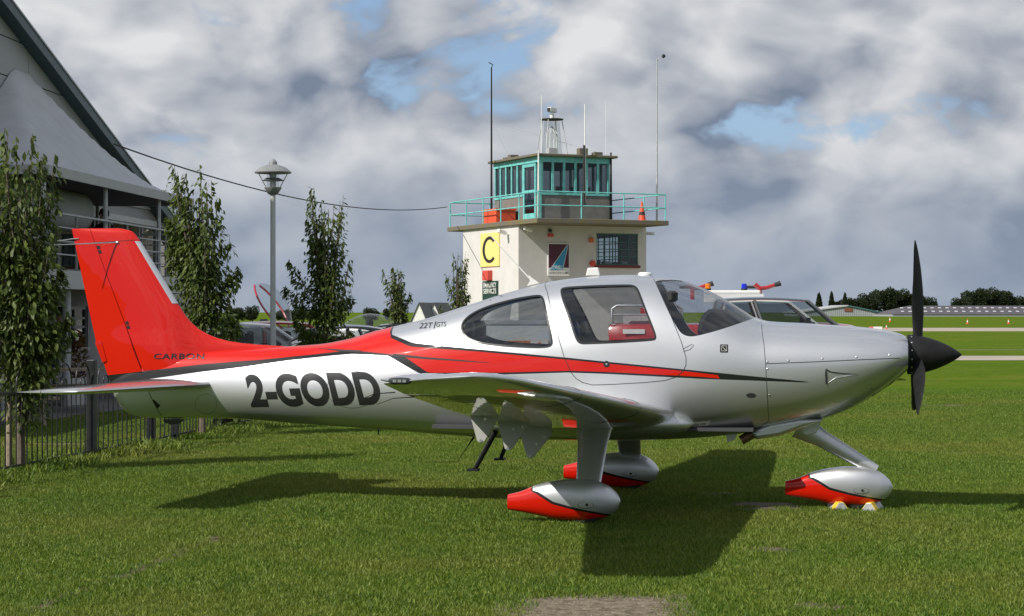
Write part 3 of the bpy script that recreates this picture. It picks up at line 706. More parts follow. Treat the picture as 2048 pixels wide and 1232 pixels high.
rud_y = FY + [755, 770, 785, 795]
rud = split_loft([y for y in rud_y if y >= 457], lambda y: fin_split(y) + 0.004, lambda y: 1.0).build('rudder', M['plane_paint'], plane, True, 55)
# silver leading-edge strip
st = MB(); rg = []
for y in [483, 500, 520, 540, 560, 580, 600, 607]:
    (lx, _, z), (ex, _, _), tk, _ = fin_sec(y); ch = lx - ex; r = []
    for i in range(-8, 9):
        c = (abs(i) / 8) ** 1.6 * 0.046 / ch; yy = af(c, tk) * ch + 0.003; r.append((lx - c * ch + (0.004 if i == 0 else 0.002), math.copysign(yy, i) if i else 0, z))
    rg.append(r)
n = 17; st.add([p for r in rg for p in r], [(i*n+k, i*n+k+1, (i+1)*n+k+1, (i+1)*n+k) for i in range(len(rg)-1) for k in range(n-1)])
edge = st.build('leading_edge_strip', M['silver'], fin, True, 60)
def on_fin(px, py, off=0.002):
    """pixel on the fin's near face -> point"""
    lat = -0.04
    for _ in range(6):
        x, z = pl(px, py, lat); yr = HY - (z - CH) * FP / (PD + 0.0) ; (lx, _, z0), (ex, _, _), tk, _ = fin_sec(py); ch = lx - ex; lat = -fin_half(py, min(1, max(0, (lx - x) / ch)))
    return Vector((x, lat - off, z))
def fin_text(body_, bl, br, tr, tl, bold, m, name, spacing=1.0):
    q = quadmap(bl, br, tr, tl)
    return conform_text(body_, lambda u, v: on_fin(*q(u, v), 0.003), m, name, bold, spacing, (3, 10), fin)
def skin_or_fin(px, py, off):
    x, z = ps(px, py); a = spt(x, z, off); b = on_fin(px, py, off); return a if a.y < b.y else b
q = quadmap((307,718), (408,718), (409,706.5), (309,707))
from mathutils.bvhtree import BVHTree
bv_v, bv_f = [], []
for o in (fuselage, fin, rud):
    k_ = len(bv_v); bv_v += [v.co.copy() for v in o.data.vertices]; bv_f += [tuple(i + k_ for i in f.vertices) for f in o.data.polygons]
bvh = BVHTree.FromPolygons(bv_v, bv_f)
to_loc = (Matrix.Translation((PX, PD, 0)) @ Matrix.Rotation(-YAW, 4, 'Z')).inverted()
def tail_point(px, py, off):
    o_ = to_loc @ Vector((0, 0, CH)); d_ = (to_loc @ at(px, py, 10) - o_).normalized(); h = bvh.ray_cast(o_, d_)
    return h[0] + Vector((0, -off, 0))
conform_text('CARBON', lambda u, v: tail_point(*q(u, v), 0.004), M['black_paint'], 'name_lettering', 0.014, 1.12, (8, 60), fin)
for px, py in ((197,499), (254,650)):
    mb = MB()
    for dx, dy in ((0, -4), (2.5, 4.5)):
        mb.add([on_fin(px + dx + a, py + dy + b, 0.003) for a, b in ((-3.5, -3), (2, -4), (4, 2.5), (-1.5, 3.5))], [(0, 1, 2, 3)])
    mb.build('hinge_cover', M['black_paint'], rud, fix=False)
def fin_line(pxs, w, m, name, par):
    mb = MB(); P = []
    for (a, b), (c, d) in zip(pxs, pxs[1:]):
        k = max(2, int(abs(c - a) + abs(d - b)) // 8)
        for j in range(k): P.append((a + (c - a) * j / k, b + (d - b) * j / k))
    P.append(pxs[-1]); Q = [on_fin(x, y, 0.0025) for x, y in P]; vs = []
    for i, c in enumerate(Q):
        tt = (Q[min(i+1, len(Q)-1)] - Q[max(i-1, 0)]).normalized(); u = Vector((0, 1, 0)).cross(tt).normalized() * w / 2; vs += [c - u, c + u]
    mb.add(vs, [(2*i, 2*i+1, 2*i+3, 2*i+2) for i in range(len(Q)-1)]); mb.build(name, m, par, fix=False)
fin_line([(158,487.5),(200,484.5),(240,482),(278,479.5)], 0.004, M['dark_trim'], 'cap_joint', fin)
fin_line([(281,484),(320,548),(357,609)], 0.005, M['black_paint'], 'strip_joint', fin)
MB().prism([pl(191,684), pl(204,682), pl(214,722), pl(206,725)], -0.016, 0.016).build('trim_tab', M['red'], rud)
for sg in (-1, 1):
    a = on_fin(234, 485); a.y *= -sg; tip = Vector((pl(108, 490, -0.36)[0], sg * 0.36, pl(108, 490, -0.36)[1]))
    MB().tube([a, a.lerp(tip, 0.5), tip], [0.007, 0.006, 0.004], 6).build('aerial_rod', M['steel'], fin, True)
    MB().lathe([(0.004, -0.012), (0.013, -0.004), (0.013, 0.012), (0.004, 0.018)], 12, a, 'x').build('aerial_base', M['steel'], fin, True)
wk = pl(146, 478); MB().tube([(wk[0] + .06, -0.01, wk[1] + .004), (wk[0], -0.012, wk[1]), (pl(115, 482)[0], -0.012, pl(115, 482)[1])], [0.005, 0.006, 0.002], 6).build('static_wick', M['steel'], rud)

# tailplane
for sg in (-1, 1):
    def T(lat, shrink=1.0):
        t = lat / 1.96; le = -3.60 - 0.52 * t; te = -4.72 - 0.02 * t; m = (le + te) / 2
        return ((m + (le - m) * (0.75 + 0.25 * shrink), sg * lat, 1.062), (m + (te - m) * (0.9 + 0.1 * shrink), sg * lat, 1.052), (0.105 - 0.02 * t) * shrink, (0, 0, 1))
    tp = slab_loft([T(0.02), T(0.6), T(1.2), T(1.7), T(1.86), T(1.93, 0.8), T(1.96, 0.35)], 0, 0.60, 14).build('tailplane', M['silver'], plane, True, 55)
    slab_loft([T(0.12), T(0.6), T(1.2), T(1.7), T(1.86), T(1.93, 0.8), T(1.96, 0.35)], 0.612, 1.0, 8).build('elevator', M['silver'], tp, True, 55)
    MB().tube([(-4.74, sg * 1.85, 1.05), (-4.9, sg * 1.85, 1.045), (-5.0, sg * 1.85, 1.045)], [0.004, 0.003, 0.002], 5).build('static_wick', M['matt_black'], tp)
ring_pts = [(pl(347 + 20 * math.cos(a), 838 + 11 * math.sin(a))) for a in [i * math.pi / 8 for i in range(9)]]
MB().prism(ring_pts, -0.012, 0.012).build('tie_down_ring', M['black_paint'], plane)

# engine end
hx, hz = pl(1818, 709)
sp = MB(); prof = []
tipx = pl(1924, 707.5)[0]; Ls = tipx - hx; rb = 0.172
for i in range(25):
    u = i / 24; prof.append((max(0.002, rb * (1 - u ** 1.75) ** 0.86), u * Ls))
sp.lathe([(0.05, -0.015), (rb, -0.015)] + prof, 48, (hx, 0, hz), 'x'); spinner = sp.build('spinner', M['matt_black'], plane, True, 45)
for i in range(14):
    a = 2 * math.pi * (i + .5) / 14; n = Vector((0.05, math.cos(a), math.sin(a))).normalized()
    o = place('bolt', bolt_me, spinner, Vector((hx + 0.012, 0, hz)) + n * (rb - 0.001)); o.rotation_euler = n.to_track_quat('Z', 'Y').to_euler(); o.scale = (0.8, 0.8, 0.8)
def blade(ang):
    """ang from straight up, turning towards the aircraft's left"""
    rg = []; rad = Vector((0, math.sin(ang), math.cos(ang))); tan = Vector((0, math.cos(ang), -math.sin(ang))); fw = Vector((1, 0, 0))
    for i in range(23):
        u = i / 22; r = 0.07 + u * 0.92
        ch = lin([(0, .085), (.15, .10), (.35, .145), (.55, .15), (.75, .125), (.9, .085), (.97, .045), (1, .012)])(u); th = lin([(0, .07), (.15, .045), (.4, .022), (1, .006)])(u)
        pit = R(lin([(0, 62), (.3, 48), (.6, 36), (1, 27)])(u)); sweep = -0.05 * max(0, u - .55) ** 2 / .2
        cd = fw * math.sin(pit) + tan * math.cos(pit); nd = fw * math.cos(pit) - tan * math.sin(pit)
        c = Vector((hx + 0.075, 0, hz)) + rad * r + cd * sweep
        rg.append([c + cd * (ch / 2 * math.cos(a)) + nd * (th / 2 * math.sin(a)) for a in [k * math.pi / 8 for k in range(16)]])
    return MB().rings(rg).build('propeller_blade', M['matt_black'], plane, True, 60)
for a in (4, 124, 244): blade(R(a))
MB().lathe([(0.15, 0.0), (0.15, 0.03)], 32, (XB + 0.004, 0, hz), 'x').build('ring_gear', M['dark_trim'], plane)
for sg in (-1, 1):
    q = MB(); rg = []
    for k, o_ in ((1, 0), (1, 0.012), (0.8, 0.015)): rg.append([(XB + 0.003 + o_, sg * 0.235 + 0.075 * k * math.cos(a), hz + 0.01 + 0.075 * k * math.sin(a)) for a in [i * math.pi / 10 for i in range(20)]])
    q.rings(rg); q.build('air_intake', M['dark_trim'], plane)
patch('cowl_vent', [(1741,776),(1790,760),(1781,768),(1743,792)], M['dark_trim'], 0.004)
ex = [pl(1545, 846, -0.22), pl(1515, 862, -0.24), pl(1482, 881, -0.25)]
MB().tube([(ex[0][0], -0.2, ex[0][1]), (ex[1][0], -0.22, ex[1][1]), (ex[2][0], -0.23, ex[2][1])], 0.042, 16).build('exhaust_pipe', M['exhaust'], plane, True)
fr = [pl(*p, -0.2) for p in [(1502,862),(1512,878),(1560,870),(1612,852),(1650,838),(1600,836),(1540,846)]]
bevel(MB().prism(fr, -0.32, 0.32).build('exhaust_fairing', M['silver'], plane, True, 40), 0.03, 3)
MB().prism([pl(1452,866), pl(1478,862), pl(1469,880), pl(1455,884)], -0.012, 0.012).build('belly_aerial', M['silver'], plane)
# aerials on the roof and belly
bevel(MB().prism([pl(1172,552), pl(1176,536), pl(1197,535), pl(1201,552)], -0.03, 0.03).build('roof_aerial', M['white_paint'], plane), 0.008)
dx, dz = pl(1290, 549); MB().lathe([(0.062, -0.012), (0.062, 0.008), (0.05, 0.018), (0.01, 0.021)], 24, (dx, 0, dz)).build('satellite_aerial', M['white_paint'], plane, True, 50)
w0 = pl(1066, 566); w1 = pl(1058, 556); w2 = pl(979, 469)
wb = MB().prism([pl(1054,572), pl(1079,566), pl(1064,556), pl(1057,549), pl(1060,562)], -0.008, 0.008).build('whip_base', M['white_paint'], plane)
MB().tube([(w1[0], 0, w1[1]), (w2[0], 0, w2[1])], [0.007, 0.003], 6).build('whip_aerial', M['white_paint'], wb)
MB().tube([(pl(757,858)[0], 0, pl(757,858)[1] + .01), (pl(757,868)[0], 0, pl(757,870)[1])], 0.006, 6).build('drain_mast', M['matt_black'], plane)
ba = [pl(948,874), pl(935,893), pl(915,924), pl(850,924)]
MB().tube([(x, 0, z) for x, z in ba], [0.012, 0.004, 0.003, 0.002], 5).build('belly_aerial', M['matt_black'], plane)
for sg in (-1, 1):
    a, b, c = pl(992, 862, -0.5), pl(950, 938, -0.62), pl(936, 942, -0.62)
    stp = MB().tube([(a[0], sg * 0.45, a[1] + .02), (b[0], sg * 0.62, b[1])], [0.03, 0.024], 10, flat=0.5).build('entry_step', M['matt_black'], plane, True)
    MB().cbox((b[0] - 0.01, sg * 0.64, b[1] - 0.005), (0.09, 0.13, 0.018)).build('tread', M['matt_black'], stp)

# undercarriage: one wheel fairing shape, its own paint line
WX, WZ = pl(1170, 1047, -1.55)[0], 0.0
def wp(px, py): x, z = pl(px, py, -1.55); return x - WX, z
ftop = pchip([wp(*p) for p in [(1016,989),(1040,983),(1075,969),(1110,961),(1145,957.5),(1180,959),(1212,969),(1230,983),(1238,994),(1241,1003)]])
fbot = pchip([wp(*p) for p in [(1016,1019),(1050,1025),(1085,1032),(1120,1039),(1165,1041.5),(1205,1036),(1225,1027),(1236,1016),(1241,1004)]])
fx0, fx1 = wp(1016, 1000)[0], wp(1241, 1003)[0]
fhw = pchip([(fx0, .03), (fx0 + .15, .065), (fx0 + .4, .105), (fx0 + .6, .115), (fx1 - .12, .09), (fx1 - .04, .055), (fx1, .008)])
pant = MB(); rg = []
for i in range(45):
    x = fx0 + (fx1 - fx0) * (1 - (1 - i / 44) ** 1.5); zt, zb = ftop(x), fbot(x); zc = (zt + zb) / 2
    rg.append([(x, math.copysign(abs(math.cos(a)) ** .8, math.cos(a)) * fhw(x), zc + math.copysign(abs(math.sin(a)) ** .85, math.sin(a)) * (zt - zb) / 2) for a in [k * math.pi / 18 for k in range(36)]])
pant_me = pant.rings(rg).mesh('wheel_fairing'); recalc(pant_me); pant_me.polygons.foreach_set('use_smooth', [True] * len(pant_me.polygons)); pant_me.set_sharp_from_angle(angle=R(45))
M['pant_paint'] = stripe_paint('wheel_fairing_paint',
    [(1010,940),(1060,940),(1068,979),(1078,981),(1110,1001),(1150,1012),(1228,1029),(1250,1034)],
    [(1010,940),(1058,940),(1065,982),(1076,986),(1108,1006),(1150,1017),(1215,1030),(1250,1040)],
    [(1010,1060),(1250,1060)], [(1010,1061),(1250,1061)], lambda px, py: wp(px, py), fx0 - .05, fx1 + .05, -0.1, 0.5)
pant_me.materials.append(M['pant_paint'])
tyre_me = MB().lathe([(0.09, -0.055), (0.13, -0.06), (0.155, -0.05), (0.165, -0.02), (0.165, 0.02), (0.155, 0.05), (0.13, 0.06), (0.09, 0.055)], 32, (0, 0, 0), 'y').mesh('tyre'); recalc(tyre_me); tyre_me.materials.append(M['rubber'])
NX = pl(1718, 1016)[0]
for lat, x in ((-1.55, WX), (1.55, WX), (0.0, NX)):
    o = place('wheel_fairing', pant_me, plane, (x, lat, 0.0 if lat else 0.012))
    place('tyre', tyre_me, o, (0.0, 0, 0.158))
    sgl = -1
    if lat:
        sg = math.copysign(1, lat); top = wing_sec(1.15)[2] - 0.10
        rgs = []
        for u in (0, .08, .3, .6, .85, 1.0):
            yy = 1.12 + (1.5 - 1.12) * u; zz = top + (0.31 - top) * u; hc = lin([(0, .19), (.08, .15), (.3, .125), (1, .10)])(u); th = lin([(0, .05), (.1, .032), (1, .026)])(u); cx = WX + 0.02
            rgs.append([(cx + hc * math.cos(a), sg * yy + th * math.sin(a), zz) for a in [k * math.pi / 10 for k in range(20)]])
        MB().rings(rgs).build('gear_leg', M['silver'], plane, True, 60)
    ov = MB(); pts = [(0.02 + 0.065 * math.cos(a) + 0.0, 0, 0.165 + 0.026 * math.sin(a)) for a in [k * math.pi / 10 for k in range(20)]]
    ov.tube([(p[0], -fhw(p[0]) * 0.985, p[2]) for p in pts] + [(pts[0][0], -fhw(pts[0][0]) * .985, pts[0][2])], 0.002, 4); ov.build('service_door', M['dark_trim'], o)
    MB().lathe([(0.012, -0.004), (0.012, 0.004)], 12, (0.03, -fhw(0.03) * 0.99, 0.168), 'y').build('bolt', M['dark_trim'], o)
n0, n1 = pl(1598, 850), pl(1752, 941)
lg = []
for u, hc, th in ((0, .12, .05), (.12, .10, .045), (.3, .075, .04), (.7, .062, .036), (1, .05, .032)):
    c = Vector((n0[0] + (n1[0] - n0[0]) * u, 0, n0[1] + (n1[1] - n0[1]) * u)); d = Vector((n1[0] - n0[0], 0, n1[1] - n0[1])).normalized(); nn = Vector((-d.z, 0, d.x))
    lg.append([c + nn * hc * math.cos(a) + Vector((0, th * math.sin(a), 0)) for a in [k * math.pi / 10 for k in range(20)]])
nl_ = MB().rings(lg).build('nose_leg', M['silver'], plane, True, 60)
bevel(MB().prism([pl(1578,852), pl(1645,836), pl(1634,868), pl(1612,874)], -0.045, 0.045).build('leg_fairing', M['silver'], nl_), 0.02, 3)
MB().tube([(n1[0] + .0, 0, n1[1]), (NX + 0.02, 0, 0.3)], 0.03, 10).build('fork', M['silver'], nl_, True)

# cabin
fl = MB().box((-1.5, -0.5, 0.70), (1.3, 0.5, 0.73)).build('cabin_floor', M['liner'], plane)
def seat(x, y, sx=1.0):
    s_ = MB().rings([[(x + a * 0.24 * sx, y + b * 0.22, z) for a, b in ((-1, -.9), (-.9, -1), (.9, -1), (1, -.9), (1, .9), (.9, 1), (-.9, 1), (-1, .9))] for z in (0.73, 0.95, 1.0)]).build('seat', M['leather'], plane, True, 50)
    rg = []
    for u in [i / 8 for i in range(9)]:
        z = 0.93 + 0.52 * u; cx = x - 0.2 * sx - 0.17 * u; hw = 0.22 * (1 - 0.18 * u * u); th = 0.06 * (1 - .3 * u)
        rg.append([(cx + th * math.cos(a), y + hw * math.copysign(abs(math.sin(a)) ** .6, math.sin(a)), z) for a in [k * math.pi / 10 for k in range(20)]])
    MB().rings(rg).build('backrest', M['leather'], s_, True, 50)
    MB().rings([[(x - 0.40 + 0.05 * k * math.cos(a), y + 0.13 * k * math.copysign(abs(math.sin(a)) ** .6, math.sin(a)), z) for a in [j * math.pi / 8 for j in range(16)]] for z, k in ((1.47, .7), (1.5, 1), (1.6, 1), (1.64, .6))]).build('headrest', M['leather'], s_, True, 50)
    for q in (-0.12, 0.12): MB().tube([(x - 0.13, y + q, 1.0), (x - 0.20, y + q, 1.2), (x - 0.29, y + q * .9, 1.44)], 0.008, 6).build('piping', M['seat_red'], s_)
for y in (-0.27, 0.27): seat(0.12, y); seat(-0.82, y)
gx = [pl(px, py, -0.1) for px, py in [(1398,668),(1404,640),(1415,622),(1430,616),(1450,622),(1470,633),(1486,646),(1480,665),(1440,690)]]
bevel(MB().prism(gx, -0.40, 0.40).build('glareshield', M['dark_trim'], plane, True, 30), 0.05, 3)
MB().rings([[(pl(1352, 588)[0] + 0.05 * k * math.cos(a), -0.36 + 0.09 * k * math.sin(a), 1.855 + h) for a in [j * math.pi / 6 for j in range(12)]] for h, k in ((-.05, .5), (-.03, 1), (.03, 1), (.05, .5))]).build('sun_visor', M['dark_trim'], plane, True)

# wheel chocks
for i, (px, lab) in enumerate(((1672, 'worn yellow and grey wheel chock behind the nose wheel'), (1748, 'worn yellow and grey wheel chock in front of the nose wheel'))):
    x, z = pl(px, 1016, -0.05); w_ = Vector((PX, PD)) + AF * x - AL * 0.0
    o = empty('wheel_chock', (w_.x, w_.y, 0), -YAW + (0.3 if i == 0 else -0.3), lab, 'chock', 'chocks at the nose wheel')
    bevel(MB().prism([(-.07, 0), (.07, 0), (.02, .075), (-.02, .075)], -0.16, 0.10).build('wedge', M['galv'], o), 0.006)
    MB().prism([(-.072, 0.004), (.072, 0.004), (.021, .078), (-.021, .078)], -0.155, -0.06).build('yellow_band', M['yellow'], o)

# ------------------------------------------------------------------ control tower (frame: p along the shaded face, q along the sunlit face, from the near wall corner)
TA = R(24); TC = at(1037, 624, 75.8)
tower = empty('control_tower', (TC.x, TC.y, 0), TA, 'white two-storey control tower with teal glazed cab and roof lantern', 'control tower')
M['render_wall'] = mat('render_wall', (0.60, 0.585, 0.565), 0.85, var=0.06, scale=1.6, bump=0.25, bscale=14)
M['cab_wall'] = mat('cab_wall', (0.17, 0.17, 0.16), 0.85, var=0.2, scale=3, bump=0.2)
t = NT('mossy_slab'); p = t.obj(); n = t.noise(p, 3.5, 6, 0.7)
t.set(col=t.mix(t.rng(n, 0.42, 0.62), (0.14, 0.13, 0.12), (0.17, 0.14, 0.05)), rough=0.9); t.bump(n, 0.4, 0.02); M['mossy'] = t.m
def tb(a, b): return MB().box(a, b)
LT = 5.55
# shaded face (q = 0) has a window; the wall beyond has one too, so light shows through
def tw(px, py, q=0.0):
    """pixel -> (p, z) on the plane q"""
    c, s = math.cos(TA), math.sin(TA); k = (px - 1024) / FP
    p_ = (k * (TC.y + q * c) - (TC.x - q * s)) / (c - k * s); D = TC.y + p_ * s + q * c
    return p_, CH - (py - HY) / FP * D
def tq(px, py, p_=0.0):
    c, s = math.cos(TA), math.sin(TA); k = (px - 1024) / FP
    q = (TC.x + p_ * c - k * (TC.y + p_ * s)) / (s + k * c); D = TC.y + p_ * s + q * c
    return q, CH - (py - HY) / FP * D
w0, wz1 = tw(1193, 466); w1, wz0 = tw(1276, 531)
WZT = 5.07
def wall_with_hole(q0, q1, a0, a1, z0, z1, name):
    mb = MB(); mb.box((0.0, q0, 0), (a0, q1, WZT)); mb.box((a1, q0, 0), (LT, q1, WZT)); mb.box((a0, q0, 0), (a1, q1, z0)); mb.box((a0, q0, z1), (a1, q1, WZT)); return mb.build(name, M['render_wall'], tower)
wall_with_hole(0, 0.25, w0, w1, wz0, wz1, 'wall')
tb((0, LT - .25, 0), (LT, LT, WZT)).build('wall', M['render_wall'], tower)
tb((0.0, 0.25, 0), (0.25, LT - 0.25, WZT)).build('wall', M['render_wall'], tower)
mb = MB(); mb.box((LT - .25, .25, 0), (LT, 2.0, WZT)); mb.box((LT - .25, 5.1, 0), (LT, LT - .25, WZT)); mb.box((LT - .25, 2.0, 0), (LT, 5.1, wz0)); mb.box((LT - .25, 2.0, wz1), (LT, 5.1, WZT)); mb.build('wall', M['render_wall'], tower)
M['floor_dark'] = mat('floor_dark', (0.12, 0.11, 0.10), 0.8)
tb((0.25, 0.25, 2.3), (LT - 0.25, LT - 0.25, 2.5)).build('floor', M['floor_dark'], tower)
M['dark_teal'] = mat('dark_teal', (0.05, 0.14, 0.13), 0.5, var=0.2)
M['dark_red'] = mat('dark_red', (0.16, 0.02, 0.02), 0.6)
def frame_window(par, a0, a1, z0, z1, q, cols, rows, fm, gm, d=0.06, w=0.05, mw=0.03, name='window'):
    fr = MB(); fr.box((a0, q, z0), (a0 + w, q + d, z1)); fr.box((a1 - w, q, z0), (a1, q + d, z1)); fr.box((a0 + w, q, z0), (a1 - w, q + d, z0 + w)); fr.box((a0 + w, q, z1 - w), (a1 - w, q + d, z1))
    o = fr.build(name, fm, par); iw, ih = (a1 - a0 - 2*w), (z1 - z0 - 2*w)
    for i in range(1, cols): x = a0 + w + iw * i / cols; MB().box((x - mw/2, q + 0.006, z0 + w), (x + mw/2, q + d - 0.006, z1 - w)).build('glazing_bar', fm, o)
    for j in range(1, rows): z = z0 + w + ih * j / rows; MB().box((a0 + w, q + 0.010, z - mw/2), (a1 - w, q + d - 0.010, z + mw/2)).build('glazing_bar', fm, o)
    for i in range(cols):
        for j in range(rows):
            MB().box((a0 + w + iw * i / cols, q + d/2 - .003, z0 + w + ih * j / rows), (a0 + w + iw * (i + 1) / cols - .001, q + d/2 + .003, z0 + w + ih * (j + 1) / rows - .001)).build('pane', gm, o)
    return o
frame_window(tower, w0, w1, wz0, wz1, 0.04, 5, 4, M['dark_teal'], M['glass'])
sw_ = MB(); sw_.box((LT - .12, 2.0, wz0), (LT - .06, 2.06, wz1)); sw_.box((LT - .12, 5.04, wz0), (LT - .06, 5.1, wz1)); sw_.box((LT - .12, 2.06, wz0), (LT - .06, 5.04, wz0 + .05)); sw_.box((LT - .12, 2.06, wz1 - .05), (LT - .06, 5.04, wz1)); sw_ = sw_.build('window', M['dark_teal'], tower)
for i in range(1, 6): MB().box((LT - .11, 2.0 + i * .517 - .015, wz0 + .05), (LT - .07, 2.0 + i * .517 + .015, wz1 - .05)).build('glazing_bar', M['dark_teal'], sw_)
for i in range(1, 4): MB().box((LT - .105, 2.06, wz0 + (wz1 - wz0) * i / 4 - .015), (LT - .075, 5.04, wz0 + (wz1 - wz0) * i / 4 + .015)).build('glazing_bar', M['dark_teal'], sw_)
MB().box((LT - .092, 2.06, wz0 + .05), (LT - .088, 5.04, wz1 - .05)).build('pane', M['glass'], sw_)
tb((w0 - 0.08, -0.07, wz0 - 0.1), (w1 + 0.08, 0.04, wz0 - 0.002)).build('window_sill', M['dark_red'], tower)
for i, (a, b) in enumerate(((0.1, .35), (0.55, .3), (1.0, .25), (1.3, .32))): tb((w0 + a, 0.4, wz0 - 0.2), (w0 + a + 0.28, 0.7, wz0 + b * .55)).build('desk_equipment', M['galv'] if i % 2 else M['dark_trim'], tower)
SQ0, SQ1, SP0, SP1 = -1.96, 7.0, -0.12, 5.5
slab_o = tb((SP0, SQ0, WZT), (SP1, SQ1, 5.255)).build('balcony_slab', M['mossy'], tower); bevel(slab_o, 0.02)
# cab
cp0, cp1, cq0, cq1 = 1.17, 4.27, 0.6, 5.0; zb, zw0, zw1, zr = 5.255, 6.30, 7.58, 7.80
cw = MB(); cw.box((cp0, cq0, zb), (cp1, cq0 + .1, zw0)); cw.box((cp0, cq1 - .1, zb), (cp1, cq1, zw0)); cw.box((cp1 - .1, cq0 + .1, zb), (cp1, cq1 - .1, zw0)); cw.box((cp0, cq0 + 1.55, zb), (cp0 + .1, cq1 - .1, zw0)); cw.box((cp0, cq0 + .1, zb), (cp0 + .1, cq0 + .35, zw0))
cw.build('cab_wall', M['cab_wall'], tower)
bevel(MB().box((cp0 - .22, cq0 - .22, zr), (cp1 + .22, cq1 + .22, zr + .1)).build('cab_roof', M['mossy'], tower), 0.02)
fas = MB(); fas.box((cp0 - .04, cq0 - .04, zw1), (cp1 + .04, cq0 + .06, zr - .002)); fas.box((cp0 - .04, cq1 - .06, zw1), (cp1 + .04, cq1 + .04, zr - .002)); fas.box((cp0 - .04, cq0 + .06, zw1), (cp0 + .06, cq1 - .06, zr - .002)); fas.box((cp1 - .06, cq0 + .06, zw1), (cp1 + .04, cq1 - .06, zr - .002)); fas.build('fascia', M['teal'], tower)
def cab_side(par, axis, fixed, a0, a1, n, skip=None):
    """row of cab windows along one side: posts, sill, and a pane in each bay"""
    o = MB()
    def B(x0, x1, z0, z1, d0, d1):
        return ((x0, fixed + d0, z0), (x1, fixed + d1, z1)) if axis == 'p' else ((fixed + d0, x0, z0), (fixed + d1, x1, z1))
    o.box(*B(a0, a1, zw0 + .002, zw0 + .09, -.03, .07)); so_ = o.build('window_band', M['teal'], par)
    for i in range(n + 1):
        x = a0 + (a1 - a0) * i / n; wd = 0.05 if 0 < i < n else 0.07
        MB().box(*B(max(a0, x - wd), min(a1, x + wd), zw0 + .09, zw1, -.02, .06)).build('mullion', M['teal'], so_)
    for i in range(n):
        MB().box(*B(a0 + (a1 - a0) * i / n + .05, a0 + (a1 - a0) * (i + 1) / n - .05, zw0 + .09, zw1 - .001, .015, .022)).build('pane', M['glass_dark'] , so_)
    return so_
cab_side(tower, 'p', cq0, cp0 + .07, cp1 - .07, 6); cab_side(tower, 'p', cq1 - .05, cp0 + .07, cp1 - .07, 6)
cab_side(tower, 'q', cp0, cq0 + 1.55, cq1 - .05, 5); cab_side(tower, 'q', cp1 - .05, cq0 + .1, cq1 - .1, 6)
corner = MB().box((cp0 - .03, cq0 - .03, zb), (cp0 + .07, cq0 + .07, zw1)).build('corner_post', M['teal'], tower)
door = MB(); dq0, dq1 = cq0 + .35, cq0 + 1.55
door.box((cp0 - .01, dq0, zb), (cp0 + .06, dq0 + .12, zw1)); door.box((cp0 - .01, dq1 - .12, zb), (cp0 + .06, dq1, zw1)); door.box((cp0 - .01, dq0 + .12, zb), (cp0 + .06, dq1 - .12, zb + .35)); door.box((cp0 - .01, dq0 + .12, zw1 - .14), (cp0 + .06, dq1 - .12, zw1)); door.box((cp0 - .01, dq0 + .12, zb + 1.15), (cp0 + .06, dq1 - .12, zb + 1.27))
do = door.build('door', M['teal'], tower)
MB().box((cp0 + .02, dq0 + .12, zb + .35), (cp0 + .028, dq1 - .12, zb + 1.15)).build('pane', M['glass_dark'], do); MB().box((cp0 + .02, dq0 + .12, zb + 1.27), (cp0 + .028, dq1 - .12, zw1 - .14)).build('pane', M['glass_dark'], do)
tb((cp0 + .6, cq0 + .25, zb), (cp1 - .6, cq0 + .75, zw0 + .12)).build('control_desk', M['dark_trim'], tower)
tb((cp0 + .1, cq0 + .1, zw1 + .1), (cp1 - .1, cq1 - .1, zw1 + .14)).build('cab_ceiling', M['floor_dark'], tower)
for i in range(3): tb((cp0 + .9 + i * .6, cq0 + .4, zw0 + .12), (cp0 + 1.2 + i * .6, cq0 + .46, zw0 + .36)).build('screen', M['dark_trim'], tower)
# railing
rail = empty('railing'); rail.parent = tower; m = 0.1
RP = [(SP0 + m, SQ0 + m), (SP1 - m, SQ0 + m), (SP1 - m, SQ1 - m), (SP0 + m, SQ1 - m), (SP0 + m, SQ0 + m)]
for (a, b), (c, d) in zip(RP, RP[1:]):
    L_ = math.hypot(c - a, d - b); k = max(2, round(L_ / 1.9))
    for i in range(k): MB().tube([(a + (c - a) * i / k, b + (d - b) * i / k, 5.256), (a + (c - a) * i / k, b + (d - b) * i / k, 6.27)], 0.028, 8).build('rail_post', M['teal'], rail, True)
    for z in (5.75, 6.27): MB().tube([(a, b, z), (c, d, z)], 0.024, 8).build('hand_rail', M['teal'], rail, True)
# lantern on the cab roof
lp, lz = tw(1104, 313, 2.2); lc = (lp, 2.2); z0 = zr + .1; z1 = tw(1104, 240, 2.2)[1]
lan = empty('roof_lantern'); lan.parent = tower
for a in range(4):
    w_ = math.pi / 4 + a * math.pi / 2
    MB().tube([(lc[0] + .68 * math.cos(w_), lc[1] + .68 * math.sin(w_), z0), (lc[0] + .42 * math.cos(w_), lc[1] + .42 * math.sin(w_), z1)], 0.02, 6).build('lantern_leg', M['galv'], lan)
MB().lathe([(.46, z1), (.46, z1 + .04)], 20, (lc[0], lc[1], 0)).build('lantern_top', M['dark_trim'], lan)
MB().lathe([(.42, z0 + .12), (.40, z0 + .3), (.30, z1 - .06)], 20, (lc[0], lc[1], 0), cap=False).build('lantern_glass', M['clear_lens'], lan, True)
MB().lathe([(.46, z0), (.46, z0 + .12)], 20, (lc[0], lc[1], 0)).build('lantern_base', M['galv'], lan)
for a in range(8):
    w_ = a * math.pi / 4; MB().tube([(lc[0] + .22 * math.cos(w_), lc[1] + .22 * math.sin(w_), z0 + .12), (lc[0] + .22 * math.cos(w_), lc[1] + .22 * math.sin(w_), z1 - .55), (lc[0], lc[1], z1 - .25)], 0.022, 5).build('lamp_rod', M['white_paint'], lan)
